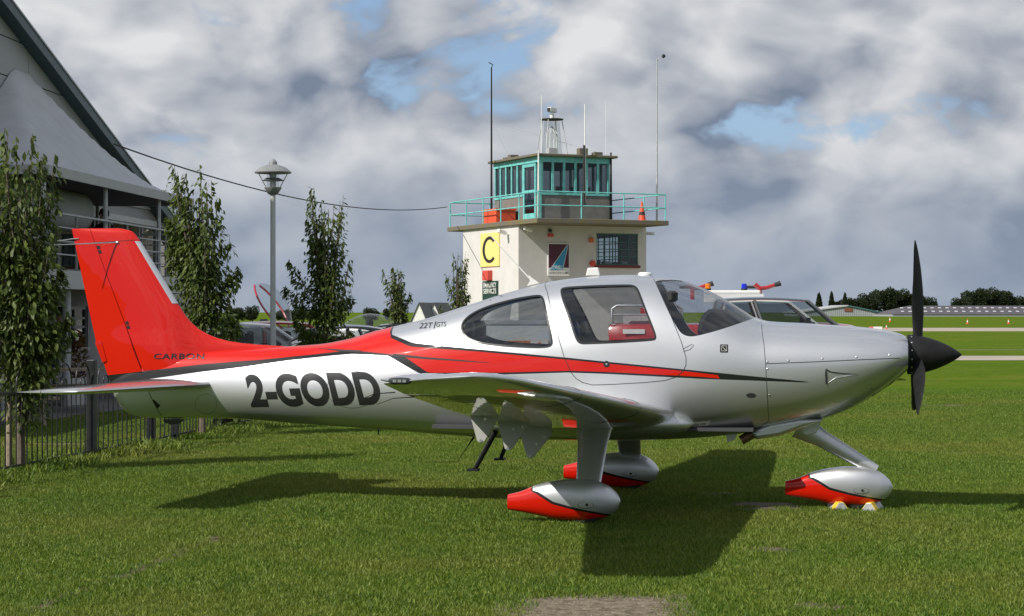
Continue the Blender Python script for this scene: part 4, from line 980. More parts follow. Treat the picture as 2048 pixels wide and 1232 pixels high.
MB().tube([(lc[0], lc[1], z1 + .04), (lc[0], lc[1], z1 + .25)], .09, 10).build('camera_mount', M['white_paint'], lan, True)
cb = MB().cbox((0, 0, 0), (.42, .2, .2), Matrix.Translation((lc[0], lc[1], z1 + .4)) @ Matrix.Rotation(0.5, 4, 'Z')).build('roof_camera', M['white_paint'], lan); bevel(cb, .03)
MB().cbox((-.215, 0, 0), (.02, .15, .15), Matrix.Translation((lc[0], lc[1], z1 + .4)) @ Matrix.Rotation(0.5, 4, 'Z')).build('camera_lens', M['dark_trim'], cb)
MB().box((lc[0] - .55, lc[1] - .9, z0), (lc[0] - .2, lc[1] - .65, z0 + .3)).build('junction_box', M['galv'], tower)
for a, b, c in ((cp0 + .1, 3.6, .18), (cp0 + .2, 4.3, .12), (cp1 - .6, .8, .16), (cp1 - 1.2, .9, .3)): MB().box((a, b, z0), (a + .35, b + .3, z0 + c)).build('roof_vent', M['mossy'], tower)
# masts
def mast(px, ytop, q, p_lift, r, m, name, zb_=5.256):
    p_, zt = tw(px, ytop, q); o = MB().tube([(p_, q, zb_), (p_, q, zt)], [r, r * .55], 7).build(name, m, tower, True); return o, p_, zt
o, p_, zt = mast(983, 135, SQ1 - 2.6, 0, .05, M['matt_black'], 'aerial_mast'); MB().tube([(p_, SQ1 - 2.6, zt), (p_ + .06, SQ1 - 2.6, zt + .12), (p_ - .12, SQ1 - 2.6, zt + .2)], .02, 5).build('wind_sensor', M['matt_black'], o)
o, p_, zt = mast(1314, 118, 1.0, 0, .045, M['galv'], 'aerial_mast'); MB().tube([(p_, 1.0, zt - .1), (p_ + .1, 1.0, zt + .05), (p_ + .3, 1.0, zt + .1)], .015, 5).build('sensor_arm', M['galv'], o)
MB().lathe([(.02, -.05), (.08, .0), (.08, .06), (.02, .12)], 8, (p_ + .3, 1.0, zt + .1)).build('wind_sensor', M['dark_trim'], o)
for px, yt, q, r in ((1083, 190, 1.0, .025), (1170, 208, 0.3, .04), (1212, 203, .8, .016)): mast(px, yt, q, 0, r, M['white_paint'], 'whip_aerial', 6.0 if px != 1083 else zr)
mast(1222, 305, 0.5, 0, .06, M['matt_black'], 'cable_pipe'); mast(1077, 300, 0.35, 0, .05, M['white_paint'], 'cable_pipe')
mast(1168, 290, 0.25, 0, .07, M['dark_trim'], 'aerial_bracket', 5.9)
def wire(par, a, b, sag, r, m, name='cable', n=16):
    a, b = Vector(a), Vector(b); return MB().tube([a.lerp(b, i / n) - Vector((0, 0, sag * 4 * (i / n) * (1 - i / n))) for i in range(n + 1)], r, 4).build(name, m, par)
lm = tw(983, 240, SQ1 - 2.6)
for tp in ((cp1 + .1, cq0, zr + .1), (cp0 + .3, cq1 - 1, zr + .1)): wire(tower, (lm[0], SQ1 - 2.6, lm[1]), tp, .05, .008, M['galv'], 'stay_wire')
# signs and fittings on the walls
M['sign_yellow'] = mat('sign_yellow', (0.80, 0.66, 0.22), 0.6, var=0.05); M['sign_black'] = mat('sign_black', (0.015, 0.015, 0.015), 0.6); M['sign_green'] = mat('sign_green', (0.012, 0.04, 0.03), 0.5); M['alarm_red'] = mat('alarm_red', (0.62, 0.07, 0.05), 0.5); M['maroon'] = mat('maroon', (0.075, 0.008, 0.03), 0.45); M['sky_blue'] = mat('sky_blue', (0.03, 0.28, 0.50), 0.45); M['orange'] = mat('orange', (0.65, 0.17, 0.03), 0.5)
def q_rect(px0, y0, px1, y1):
    a, za = tq(px0, y0); b, zb_ = tq(px1, y1); c, zc = tq(px1, y0); d, zd = tq(px0, y1)
    return min(a, b), max(a, b), (zb_ + zd) / 2, (za + zc) / 2
a, b, z0_, z1_ = q_rect(963, 466, 1000, 533)
cs = MB().box((-.05, a, z0_), (-.002, b, z1_)).build('letter_sign', M['sign_yellow'], tower)
cm_, cr, ch_ = (a + b) / 2, (b - a) * .38, (z1_ - z0_) * .40; ar = []
for i in range(41):
    w_ = R(42) + (R(318) - R(42)) * i / 40; ar.append((w_))
mb = MB(); zc = (z0_ + z1_) / 2
mb.add([(-.054, cm_ - cr * k * math.cos(w_), zc + ch_ * kk * math.sin(w_)) for w_ in ar for k, kk in ((1, 1), (.66, .76))], [(2*i, 2*i+1, 2*i+3, 2*i+2) for i in range(40)]); mb.build('sign_letter', M['sign_black'], cs, fix=False)
a, b, z0_, z1_ = q_rect(967, 562, 997, 600)
es = MB().box((-.05, a, z0_), (-.002, b, z1_)).build('notice_sign', M['sign_green'], tower)
H_ = z1_ - z0_
for txt, v0, v1 in (('EMERGENCY', .66, .92), ('SERVICES', .34, .60)): flat_text(txt, es, lambda u, v, v0=v0, v1=v1: (-.054, b - (b - a) * (.08 + .84 * u), z0_ + H_ * (v0 + (v1 - v0) * v)), M['white_paint'], .01)
a2, b2, za2, zb2 = q_rect(974, 541, 985, 561)
bevel(MB().box((-.22, a2, za2), (-.002, b2, zb2)).build('alarm_box', M['alarm_red'], tower), .02)
s0, sz1 = tw(1095, 486); s1, sz0 = tw(1138, 552)
sg_ = MB().box((s0, -.05, sz0), (s1, -.002, sz1)).build('aerodrome_sign', M['white_paint'], tower); sw, sh = s1 - s0, sz1 - sz0
def SP(u, v, d=.054): return (s0 + sw * u, -d, sz0 + sh * v)
MB().add([SP(.03, .25), SP(.97, .25), SP(.97, .97), SP(.03, .97)], [(0, 1, 2, 3)]).build('sign_field', M['maroon'], sg_, fix=False)
MB().add([SP(.05, .17, .057), SP(.69, .17, .057), SP(.94, .95, .057), SP(.88, .95, .057)], [(0, 1, 2, 3)]).build('sign_flash', M['white_paint'], sg_, fix=False)
MB().add([SP(.08, .18, .060), SP(.67, .18, .060), SP(.92, .94, .060), SP(.90, .94, .060)], [(0, 1, 2, 3)]).build('sign_flash', M['sky_blue'], sg_, fix=False)
flat_text('SYWELL', sg_, lambda u, v: SP(.12 + .52 * u + .06 * v, .20 + .12 * v, .063), M['white_paint'], .012)
flat_text('AERODROME', sg_, lambda u, v: SP(.05 + .90 * u, .06 + .06 * v), M['sign_black'], .005, spacing=1.25)
def wall_thing(px, py, w_, h_, d, m, name, face='p', rnd=False):
    if face == 'p': a, z = tw(px, py); o = (MB().lathe([(w_/2, -d), (w_/2, -.002)], 14, (a, 0, z), 'y') if rnd else MB().box((a - w_/2, -d, z - h_/2), (a + w_/2, -.002, z + h_/2))).build(name, m, tower)
    else: a, z = tq(px, py); o = MB().box((-d, a - w_/2, z - h_/2), (-.002, a + w_/2, z + h_/2)).build(name, m, tower)
    return o
wall_thing(1184, 527, .24, .24, .1, M['alarm_red'], 'fire_bell', rnd=True); wall_thing(1181.5, 480.5, .16, .18, .1, M['orange'], 'wall_lamp'); wall_thing(1100, 470.5, .2, .12, .12, M['alarm_red'], 'wall_box'); wall_thing(1099, 461, .1, .1, .1, M['dark_trim'], 'wall_box')
for p0_, face in (((1050, 459), 'p'), ((1018, 464), 'q')):
    a, z = (tw if face == 'p' else tq)(*p0_); pos_ = Vector((a, -.3, z)) if face == 'p' else Vector((-.3, a, z))
    cmr = MB().cbox((0, 0, 0), (.42, .14, .14), Matrix.Translation(pos_) @ Matrix.Rotation(R(20), 4, 'Z') @ Matrix.Rotation(R(12), 4, 'Y')).build('security_camera', M['white_paint'], tower); bevel(cmr, .03)
    MB().tube([pos_, Vector((a + .1, 0, z - .1)) if face == 'p' else Vector((0, a, z - .1))], .03, 6).build('camera_arm', M['white_paint'], cmr)
p_, z = tw(1300, 467, .3); MB().cbox((LT + .25, .3, z), (.5, .12, .12)).build('security_camera', M['galv'], tower)
# things standing on the balcony
c_, s_ = math.cos(TA), math.sin(TA)
def tworld(p_, q, z): return (TC.x + p_ * c_ - q * s_, TC.y + p_ * s_ + q * c_, z)
bp, bz = tw(990, 440, 3.4)
bx = empty('storage_box', tworld(0.62, 3.3, 5.256), TA, 'orange-red storage box on the tower balcony', 'box')
MB().box((-.42, -.7, 0), (.42, .7, .52)).build('body', M['cone_orange'], bx); MB().box((-.45, -.73, .521), (.45, .73, .58)).build('lid', M['cone_orange'], bx)
def cone(loc, h, label, group, white=True):
    o = empty('traffic_cone', loc, 0, label, 'cone', group); s = h / .75
    MB().box((-.2 * s, -.2 * s, 0), (.2 * s, .2 * s, .035 * s)).build('base', M['cone_orange'], o)
    MB().lathe([(.15 * s, .035 * s), (.03 * s, .75 * s)], 16, (0, 0, 0)).build('body', M['cone_orange'], o, True)
    if white: MB().lathe([(.113 * s + .004, .28 * s), (.065 * s + .004, .55 * s)], 16, (0, 0, 0), cap=False).build('sleeve', M['white_paint'], o, True)
    else: MB().lathe([(.113 * s + .004, .26 * s), (.09 * s + .004, .38 * s)], 16, (0, 0, 0), cap=False).build('sleeve', M['dark_trim'], o, True)
    return o
pc, zc = tw(1298, 445, 0.2); cone(tworld(5.15, 0.2 - .6, 5.256), .8, 'orange traffic cone standing at the right end of the tower balcony', None, False)
# overhead cable from the clubhouse to the tower
cb0, cb1 = at(228, 288, 44), Vector(tworld(SP0, SQ1, 6.1)); n_ = 30
tag(MB().tube([cb0.lerp(cb1, i / n_) - Vector((0, 0, 0.62 * 4 * (i / n_) * (1 - i / n_))) for i in range(n_ + 1)], .018, 5).build('overhead_cable', M['matt_black']), 'thin dark overhead cable sagging from the clubhouse roof to the tower', 'cable')

# ------------------------------------------------------------------ lamp post
LD = 35.0; lb = at(546, 624, LD)
lamp = empty('lamp_post', (lb.x, lb.y, 0), 0, 'tall grey lamp post with conical hood between the young trees', 'lamp post')
def lz_(y): return CH - (y - HY) / FP * LD
sc_ = LD / FP
M['pole_grey'] = mat('pole_grey', (0.52, 0.53, 0.52), 0.45, metal=.1, var=.08)
MB().lathe([(.075, 0), (.075, .9), (.05, .95), (.046, lz_(388))], 20, (0, 0, 0)).build('column', M['pole_grey'], lamp, True)
M['lamp_grey'] = mat('lamp_grey', (0.27, 0.28, 0.28), 0.5, metal=0.3, var=.12)
MB().lathe([(.05, lz_(390)), (10 * sc_, lz_(388)), (17 * sc_, lz_(377)), (17.5 * sc_, lz_(375))], 24, (0, 0, 0)).build('lantern_bowl', M['lamp_grey'], lamp, True)
MB().lathe([(12 * sc_, lz_(377)), (12 * sc_, lz_(346))], 20, (0, 0, 0), cap=False).build('lantern_glass', M['clear_lens'], lamp, True)
MB().lathe([(6 * sc_, lz_(377)), (6 * sc_, lz_(346))], 14, (0, 0, 0)).build('lamp_tube', M['white_paint'], lamp, True)
MB().lathe([(12.5 * sc_, lz_(362)), (23 * sc_, lz_(361.5)), (13 * sc_, lz_(356)), (12.5 * sc_, lz_(357))], 28, (0, 0, 0), cap=False).build('shade_ring', M['lamp_grey'], lamp, True)
MB().lathe([(36.5 * sc_, lz_(346.5)), (37 * sc_, lz_(344.5)), (26 * sc_, lz_(335)), (12 * sc_, lz_(330)), (8.5 * sc_, lz_(329)), (8 * sc_, lz_(324)), (4 * sc_, lz_(319)), (.4 * sc_, lz_(317.5))], 36, (0, 0, 0)).build('hood', M['lamp_grey'], lamp, True, 30)
for i in range(4):
    a = R(20 + 90 * i); MB().tube([(13 * sc_ * math.cos(a), 13 * sc_ * math.sin(a), lz_(377)), (30 * sc_ * math.cos(a), 30 * sc_ * math.sin(a), lz_(346))], .008, 5).build('strut', M['lamp_grey'], lamp)

# ------------------------------------------------------------------ young trees
def leaf_mat(name, dark, light):
    t = NT(name); g = t.N.new('ShaderNodeNewGeometry'); oi = t.N.new('ShaderNodeObjectInfo')
    r = t.math('FRACT', t.math('ADD', g.outputs['Random Per Island'], oi.outputs['Random']))
    c = t.mix(r, dark, light); t.set(col=c, rough=0.5, spec=0.3)
    tl = t.N.new('ShaderNodeBsdfTranslucent'); t.put(tl.inputs[0], t.mix(0.5, c, (0.16, 0.22, 0.03))); mx = t.N.new('ShaderNodeMixShader'); mx.inputs[0].default_value = 0.28
    t.L.new(t.b.outputs[0], mx.inputs[1]); t.L.new(tl.outputs[0], mx.inputs[2]); t.L.new(mx.outputs[0], t.out.inputs[0]); return t.m
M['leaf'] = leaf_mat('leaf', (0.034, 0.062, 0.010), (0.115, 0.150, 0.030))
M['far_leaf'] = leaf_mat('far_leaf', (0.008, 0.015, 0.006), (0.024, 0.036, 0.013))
M['bark'] = mat('bark', (0.14, 0.11, 0.08), 0.9, var=0.35, scale=20, bump=0.4)
LEAF = [(0, 0, 0), (.17, .32, -.03), (.20, .6, -.10), (0, 1, -.28), (-.20, .6, -.10), (-.17, .32, -.03), (0, .5, -.10)]
LEAFF = [(0, 1, 6), (1, 2, 6), (2, 3, 6), (3, 4, 6), (4, 5, 6), (5, 0, 6)]
leaf_me = MB().add(LEAF, LEAFF).mesh('leaf'); leaf_me.materials.append(M['leaf'])
def young_tree(px, D, ytop, hwid, seed, nleaf, llen, label, nparts, zlow=0.75, side_twigs=(), lean=0.0, stake=False):
    rnd = random.Random(seed); b0 = at(px, 624, D); Ht = CH - (ytop - HY) / FP * D
    root = empty('young_tree', (b0.x, b0.y, 0), rnd.uniform(0, 6), label, 'tree', 'young trees along the fence')
    inv = Matrix.Rotation(-root.rotation_euler.z, 4, 'Z')
    tr = MB(); tr.tube([(0, 0, 0), (.01, 0, Ht * .3), (-.01, .01, Ht * .6), (lean * .5, 0, Ht * .86)], [.05, .04, .025, .008], 8)
    br = []; nb = 30
    for i in range(nb):
        a = rnd.uniform(0, 6.283); z0 = zlow + (Ht - zlow) * rnd.uniform(0, .55) if i > 4 else Ht * .55; rad = hwid * rnd.uniform(.35, 1.0); ln = Ht * rnd.uniform(.28, .46)
        zt = min(Ht * rnd.uniform(.86, 1.0) if i % 4 == 0 else z0 + ln, Ht); k = (1 - .30 * max(0, (zt / Ht - .6) / .4))
        d = Vector((math.cos(a), math.sin(a), 0)); p0 = Vector((0, 0, z0)); p3 = d * rad * k + Vector((0, 0, zt)) + Vector((lean, 0, 0)) * (zt / Ht)
        p1 = p0 + d * rad * .55 + Vector((0, 0, (zt - z0) * .25)); br.append((p0, p1, p3))
    for (dx, z0, zt) in side_twigs:
        w_ = inv @ Vector((dx, 0, 0)); br.append((Vector((0, 0, z0)), w_ * .6 + Vector((0, 0, z0 + (zt - z0) * .5)), w_ + Vector((0, 0, zt))))
    trunk = tr.build('trunk', M['bark'], root, True)
    for p0, p1, p3 in br:
        MB().tube([p0.lerp(p1, u).lerp(p1.lerp(p3, u), u) for u in (0, .25, .5, .75, 1)], [.018, .014, .01, .007, .003], 5).build('branch', M['bark'], trunk)
    V, Fc, parts = [], [], []
    for i in range(nleaf):
        p0, p1, p3 = br[rnd.randrange(len(br))] if i % 5 else br[rnd.randrange(len(br) - len(side_twigs), len(br)) if side_twigs else rnd.randrange(len(br))]
        u = rnd.uniform(.08, 1.0); q = p0.lerp(p1, u).lerp(p1.lerp(p3, u), u); sp_ = .21 * (1 - .75 * u) * hwid / .45 + .02
        if u > .93: sp_ = .02
        a = rnd.uniform(0, 6.283); off = Vector((math.cos(a), math.sin(a), 0)) * sp_ * math.sqrt(rnd.random()); q = q + off + Vector((0, 0, rnd.uniform(-.08, .04)))
        out = Vector((q.x, q.y, 0)); out = out.normalized() if out.length > .02 else Vector((1, 0, 0))
        d = (out * rnd.uniform(.2, 1) + Vector((rnd.uniform(-.6, .6), rnd.uniform(-.6, .6), 0)) + Vector((0, 0, rnd.uniform(-1.5, .12)))).normalized()
        up = (Vector((rnd.uniform(-.6, .6), rnd.uniform(-.6, .6), 1))); x = d.cross(up).normalized(); z = x.cross(d); s = llen * rnd.uniform(.6, 1.25)
        mt = Matrix(((x.x, d.x, z.x), (x.y, d.y, z.y), (x.z, d.z, z.z)))
        if i < nparts: parts.append((q, mt, s)); continue
        k = len(V); V += [tuple(q + mt @ Vector(l) * s) for l in LEAF]; Fc += [tuple(j + k for j in f) for f in LEAFF]
    me = bpy.data.meshes.new('crown'); me.from_pydata(V, [], Fc); cr = link('crown', me, M['leaf'], root, True, 180, fix=False); tag(cr, kind='stuff')
    for q, mt, s in parts:
        o = place('leaf', leaf_me, cr, q); o.rotation_euler = mt.to_euler(); o.scale = (s, s, s)
    if stake: MB().tube([(.12, .05, 0), (.12, .05, 1.25)], .035, 8).build('stake', M['wood'], root)
    return root
young_tree(42, 21.2, 262, .52, 11, 7000, .095, 'young leafy tree nearest the camera, at the left edge inside the railings', 300, .35, [(-.55, 1.4, 2.9), (.42, 1.2, 2.2), (.5, .8, 1.7), (-.5, .9, 2.0)], .0, True)
young_tree(405, 27.0, 318, .54, 12, 6000, .088, 'young leafy tree just right of the red tail fin', 300, .9, [(-.42, 1.8, 2.7), (.48, 1.6, 2.35), (-.42, 1.2, 2.0), (.5, 1.1, 1.55), (-.45, 2.2, 3.0)], .12)
young_tree(650, 34.0, 376, .50, 13, 5200, .09, 'young leafy tree just right of the lamp post', 300, .9, [(-.62, 1.7, 2.6), (-.68, 1.5, 2.15), (.42, 1.5, 2.0), (-.5, 1.1, 1.6), (.45, 1.0, 1.4)], -.1)
young_tree(799, 46.0, 535, .28, 14, 1300, .10, 'short bushy young tree left of the white gabled houses', 0, .9, [(-.38, 1.5, 2.7), (-.12, 1.6, 2.4), (.24, 1.4, 2.2)], -.1)
young_tree(915, 52.0, 502, .28, 15, 1300, .10, 'slim young tree standing against the white tower wall', 0, .9, [(-.45, 1.2, 1.9), (-.3, 1.8, 2.7), (.3, 1.6, 2.2)], .08)
# low shrub beside the second tree
def shrub(px, D, h, w, seed, label):
    rnd = random.Random(seed); b0 = at(px, 624, D); o = empty('shrub', (b0.x, b0.y, 0), 0, label, 'shrub'); V, Fc = [], []
    for i in range(900):
        a = rnd.uniform(0, 6.283); z = h * rnd.random() ** .8; r_ = w * math.sqrt(rnd.random()) * (1 - .6 * (z / h) ** 2); q = Vector((math.cos(a) * r_, math.sin(a) * r_, z + .05))
        d = Vector((rnd.uniform(-1, 1), rnd.uniform(-1, 1), rnd.uniform(-.8, .6))).normalized(); x = d.cross(Vector((rnd.uniform(-.5, .5), rnd.uniform(-.5, .5), 1))).normalized(); zz = x.cross(d); s = .11
        mt = Matrix(((x.x, d.x, zz.x), (x.y, d.y, zz.y), (x.z, d.z, zz.z))); k = len(V); V += [tuple(q + mt @ Vector((l[0]*1.6, l[1], l[2])) * s) for l in LEAF]; Fc += [tuple(j + k for j in f) for f in LEAFF]
    me = bpy.data.meshes.new('foliage'); me.from_pydata(V, [], Fc); tag(link('foliage', me, M['leaf'], o, True, 180, fix=False), kind='stuff')
    for i in range(5): a = i * 1.257; MB().tube([(0, 0, 0), (w * .5 * math.cos(a), w * .5 * math.sin(a), h * .7)], [.02, .006], 5).build('stem', M['bark'], o)
shrub(455, 28.5, 1.62, .26, 5, 'dark broad-leaved shrub beside the tree behind the tail fin')
shrub(625, 34.6, 1.35, .42, 6, 'low dark shrub at the foot of the tree by the lamp post')

# ------------------------------------------------------------------ hoop-top railings
def hoop_mesh(w_, h_, r=.0085):
    pts = [(-w_/2, 0, .08), (-w_/2, 0, h_ - w_/2)] + [(-w_/2 * math.cos(R(a)), 0, h_ - w_/2 + w_/2 * math.sin(R(a))) for a in range(18, 180, 18)] + [(w_/2, 0, h_ - w_/2), (w_/2, 0, .08)]
    me = MB().tube(pts, r, 6, up=(0, 1, 0)).mesh('hoop'); recalc(me); me.polygons.foreach_set('use_smooth', [True] * len(me.polygons)); me.set_sharp_from_angle(angle=R(50)); me.materials.append(M['fence_black']); return me
tall, short = hoop_mesh(.39, 1.14), hoop_mesh(.13, 0.97)
def railings(a, b, label, name='railings', group='hoop-topped railings', posts=(0, 1)):
    a, b = Vector(a), Vector(b); L_ = (b - a).length; o = empty(name, (a.x, a.y, 0), math.atan2(b.y - a.y, b.x - a.x), label, 'railings' if name == 'railings' else 'gate', group)
    n = max(1, int((L_ - .1) / .52)); st_ = L_ / n
    for i in range(n):
        x = st_ * (i + .5); place('hoop', tall, o, (x, 0, 0), scale=(st_ / .52, 1, 1)); place('hoop', short, o, (x, 0.0, 0), scale=(st_ / .52, 1, 1))
    for z in (.09, .86): MB().box((0, -.011, z - .012), (L_, .011, z + .012)).build('rail', M['fence_black'], o)
    for u in posts: bevel(MB().box((u * L_ - .05, -.05, 0), (u * L_ + .05, .05, 1.16)).build('post', M['fence_black'], o), .008)
    return o
def fp(D): return (fx(D), D)
railings(fp(17.4), fp(23.1), 'black hoop-topped railings in front of the nearest young tree at left')
railings((fp(23.1)[0] + .02, 23.24), fp(25.2), 'black railings under the aircraft tail, between the two posts', posts=(1,))
railings((fx(25.2) + .06, 25.36), (fx(26.1), 26.2), 'narrow black gate in the railings under the aircraft tail', 'gate', posts=(1,))
railings((fx(26.1) + .03, 26.34), fp(31.6), 'black railings receding under the rear fuselage beyond the gate', posts=(1,))
railings((-4.9, 36.4), (-2.4, 37.0), 'black railings in front of the parked cars beside the lamp post', posts=(0, 1))

# ------------------------------------------------------------------ clubhouse (frame: x along the front going away, y inwards, z up)
KA = math.atan2(.9967, .0812); KO = Vector((-10.76 + .0815 * 30, 30.0))
KU, KI = Vector((math.cos(KA), math.sin(KA))), Vector((-math.sin(KA), math.cos(KA)))
def kb(px, py, yin):
    d = Vector(((px - 1024) / FP, 1.0)); t = (KO.dot(KI) + yin) / d.dot(KI); return (d * t - KO).dot(KU), CH - (py - HY) / FP * t
club = empty('clubhouse', (KO.x, KO.y, 0), KA, 'pale grey clubhouse with sloping teal roof edge and first-floor balcony', 'building')
M['panel'] = mat('panel', (0.34, 0.345, 0.35), 0.55, var=0.05, scale=1.2)
M['trim_teal'] = mat('trim_teal', (0.012, 0.045, 0.055), 0.4, var=.15)
M['lower_wall'] = mat('lower_wall', (0.30, 0.30, 0.31), 0.7, var=.1, scale=2)
M['beam'] = mat('beam', (0.44, 0.45, 0.45), 0.5, var=.08)
M['grey_steel'] = mat('grey_steel', (0.20, 0.20, 0.20), 0.5, metal=.3, var=.15)
M['window_dark'] = glass_mat('window_glass', (0.30, 0.34, 0.37), 0.0, 1.7)
YW = 2.24
va, vb = kb(0, 15, YW), kb(345, 462, YW)
vs_ = (vb[1] - va[1]) / (vb[0] - va[0])
def verge(a): return va[1] + vs_ * (a - va[0])
AEND = kb(384, 560, YW)[0] + 1.2
def clip_poly(poly):
    out = []
    for (a, b), (c, d) in zip(poly, poly[1:] + poly[:1]):
        ia, ic = b <= verge(a) - .02, d <= verge(c) - .02
        if ia: out.append((a, b))
        if ia != ic:
            f0, f1 = b - verge(a) + .02, d - verge(c) + .02; t = f0 / (f0 - f1); out.append((a + (c - a) * t, b + (d - b) * t))
    return out
va1 = kb(57, 92, YW)[0]; va2 = kb(168, 250, YW)[0]; dz = va2 - va1
cols_ = [va1 - 3 * dz, va1 - 2 * dz, va1 - dz, va1, va2, va2 + dz, va2 + 2 * dz, AEND]
rows_ = [4.25, kb(110, 186, YW)[1], kb(28, 80, YW)[1], 9.2, 11.2]
for i in range(len(cols_) - 1):
    for z0, z1 in zip(rows_, rows_[1:]):
        pg = clip_poly([(cols_[i] + .012, z0 + .012), (cols_[i+1] - .012, z0 + .012), (cols_[i+1] - .012, z1 - .012), (cols_[i] + .012, z1 - .012)])
        if len(pg) >= 3: MB().prism(pg, YW, YW + .06).build('wall_panel', M['panel'], club)
bk = clip_poly([(cols_[0], 3.9), (AEND, 3.9), (AEND, 12), (cols_[0], 12)]); MB().prism(bk, YW + .061, YW + .2).build('gable_wall', M['lower_wall'], club)
a0, a1 = cols_[0], AEND + 1.0
MB().prism([(a0, verge(a0) - .16), (a1, verge(a1) - .16), (a1, verge(a1) + .06), (a0, verge(a0) + .06)], YW - .28, YW + .2).build('verge_board', M['trim_teal'], club)
MB().prism([(a0, verge(a0) + .062), (a1, verge(a1) + .062), (a1, verge(a1) + .10), (a0, verge(a0) + .10)], YW - .30, YW + 9).build('roof', M['galv'], club)
# upper glazing behind the balcony
gz0, gz1 = 2.6, 3.86; ga0 = kb(100, 440, YW)[0] - 6; gn = 14
fr_ = MB().box((ga0, YW - .02, 3.861), (AEND, YW + .1, 4.0)).build('window_head', M['beam'], club)
for i in range(gn):
    a = ga0 + (AEND - .8 - ga0) * i / gn; b = ga0 + (AEND - .8 - ga0) * (i + 1) / gn
    w_ = frame_window(club, a + .01, b - .01, gz0, gz1, YW + .02, 1, 2, M['grey_steel'], M['window_dark'], .08, .05, .05)
MB().box((ga0, YW + 1.6, 2.5), (AEND, YW + 1.7, 4.0)).build('inner_wall', M['floor_dark'], club)
MB().box((AEND - .8, YW, 2.5), (AEND, YW + .2, 3.9)).build('wall', M['panel'], club)
# balcony
fa0 = kb(140, 560, 0)[0] - 10; fa1 = kb(386, 575, 0)[0]; fz0, fz1 = kb(140, 578, 0)[1], kb(140, 541, 0)[1]
MB().box((fa0, 0, fz0), (fa1, .12, fz1)).build('balcony_beam', M['beam'], club); MB().box((fa0, .121, fz1 - .12), (fa1, YW, fz1 - .01)).build('balcony_floor', M['grey_steel'], club); MB().box((fa1 - .1, .121, fz0), (fa1, YW, fz1 - .121)).build('balcony_beam', M['beam'], club)
rl = empty('railing'); rl.parent = club
for h_ in (1.0, .76, .52, .28): MB().tube([(fa0, .06, fz1 + h_), (fa1 - .05, .06, fz1 + h_), (fa1 - .05, YW - .1, fz1 + h_)], .022 if h_ > .9 else .014, 6).build('rail', M['galv'], rl, True)
k = 9
for i in range(k + 1): a = fa0 + (fa1 - .05 - fa0) * i / k; MB().tube([(a, .06, fz1), (a, .06, fz1 + 1.0)], .024, 6).build('rail_post', M['grey_steel'], rl)
for i in range(5): a = fa1 - 1.5 - i * 3.4; MB().tube([(a, .3, 0), (a, .3, fz0)], .08, 12).build('column', M['galv'], club, True)
# ground floor
wa0, wz1_ = kb(106, 612, YW); wa1, wz0_ = kb(176, 694, YW)
lw = MB(); lw.box((fa0, YW, 0), (wa0, YW + .2, fz0 + .3)); lw.box((wa1, YW, 0), (AEND, YW + .2, fz0 + .3)); lw.box((wa0, YW, 0), (wa1, YW + .2, wz0_)); lw.box((wa0, YW, wz1_), (wa1, YW + .2, fz0 + .3)); lw.build('wall', M['lower_wall'], club)
M['white_window'] = mat('white_window', (0.34, 0.34, 0.34), 0.5)
frame_window(club, wa0, wa1, wz0_, wz1_, YW + .03, 3, 4, M['grey_steel'], M['window_dark'], .08, .07, .05)
MB().box((fa0, YW + 2.4, 0), (AEND, YW + 2.5, 2.6)).build('inner_wall', M['lower_wall'], club)
for i, (o_, w_, m_) in enumerate(((.1, .55, 'white_paint'), (1.0, .45, 'orange'), (1.8, .4, 'white_paint'))): MB().box((wa0 + o_, YW + .5, wz0_ - .2), (wa0 + o_ + w_, YW + .55, wz1_ - .05)).build('poster', M[m_], club)
MB().box((wa0 - .05, YW - .05, wz0_ - .06), (wa1 + .05, YW + .03, wz0_ - .002)).build('window_sill', M['beam'], club)

# tensioned canopy over the balcony
can = empty('canopy', (KO.x, KO.y, 0), KA, 'peaked grey fabric canopy over the clubhouse balcony', 'canopy')
M['fabric'] = mat('fabric', (0.47, 0.475, 0.49), 0.75, var=.1, scale=1.5, bump=.06, bscale=5); M['valance'] = mat('valance', (0.42, 0.42, 0.42), 0.6, var=.1)
cx0, cz0 = kb(95, 336, 0); cx1, cz1 = kb(385, 394, 0); zc_ = (cz0 + cz1) / 2; pkx, pkz = kb(57, 149, YW)
def canopy_sheet():
    # edge rectangle from near corner to far corner; peak line at the wall; concave rise
    n1, n2 = 36, 16; vs = []
    for j in range(n2 + 1):
        for i in range(n1 + 1):
            u = i / n1; v = j / n2; a = cx0 + (cx1 - cx0) * u; y = v * (YW - .02)
            # height: radial fall from the peak
            dx = (a - pkx) / (cx1 - pkx) if a > pkx else max(0, (pkx - 1.0 - a) / (pkx - 1.0 - cx0)); dy = 1 - v
            r_ = min(1.0, math.sqrt(dx * dx * .96 + dy * dy))
            r_ = min(1.0, max(dx, dy) * .75 + r_ * .25)
            z = zc_ + (pkz - zc_) * (1 - r_) ** 1.4 ; vs.append((a, y, z))
    mb = MB(); n = n1 + 1; mb.add(vs, [(j*n+i, j*n+i+1, (j+1)*n+i+1, (j+1)*n+i) for j in range(n2) for i in range(n1)]); return mb
MB_ = canopy_sheet(); MB_.build('fabric', M['fabric'], can, True, 60, fix=False)
MB().box((cx0, -.03, zc_ - .17), (cx1, .0, zc_ + .01)).build('valance', M['valance'], can); MB().box((cx1, -.03, zc_ - .15), (cx1 + .03, YW, zc_ + .01)).build('valance', M['valance'], can)
MB().box((cx0 - .03, .0, zc_ - .15), (cx0, YW, zc_ + .01)).build('valance', M['valance'], can)
MB().tube([(cx0, YW, zc_ - .02), (cx0, 0.03, zc_ - .02), (cx1, .03, zc_ - .02), (cx1, YW, zc_ - .02)], .04, 8).build('edge_tube', M['galv'], can, True)
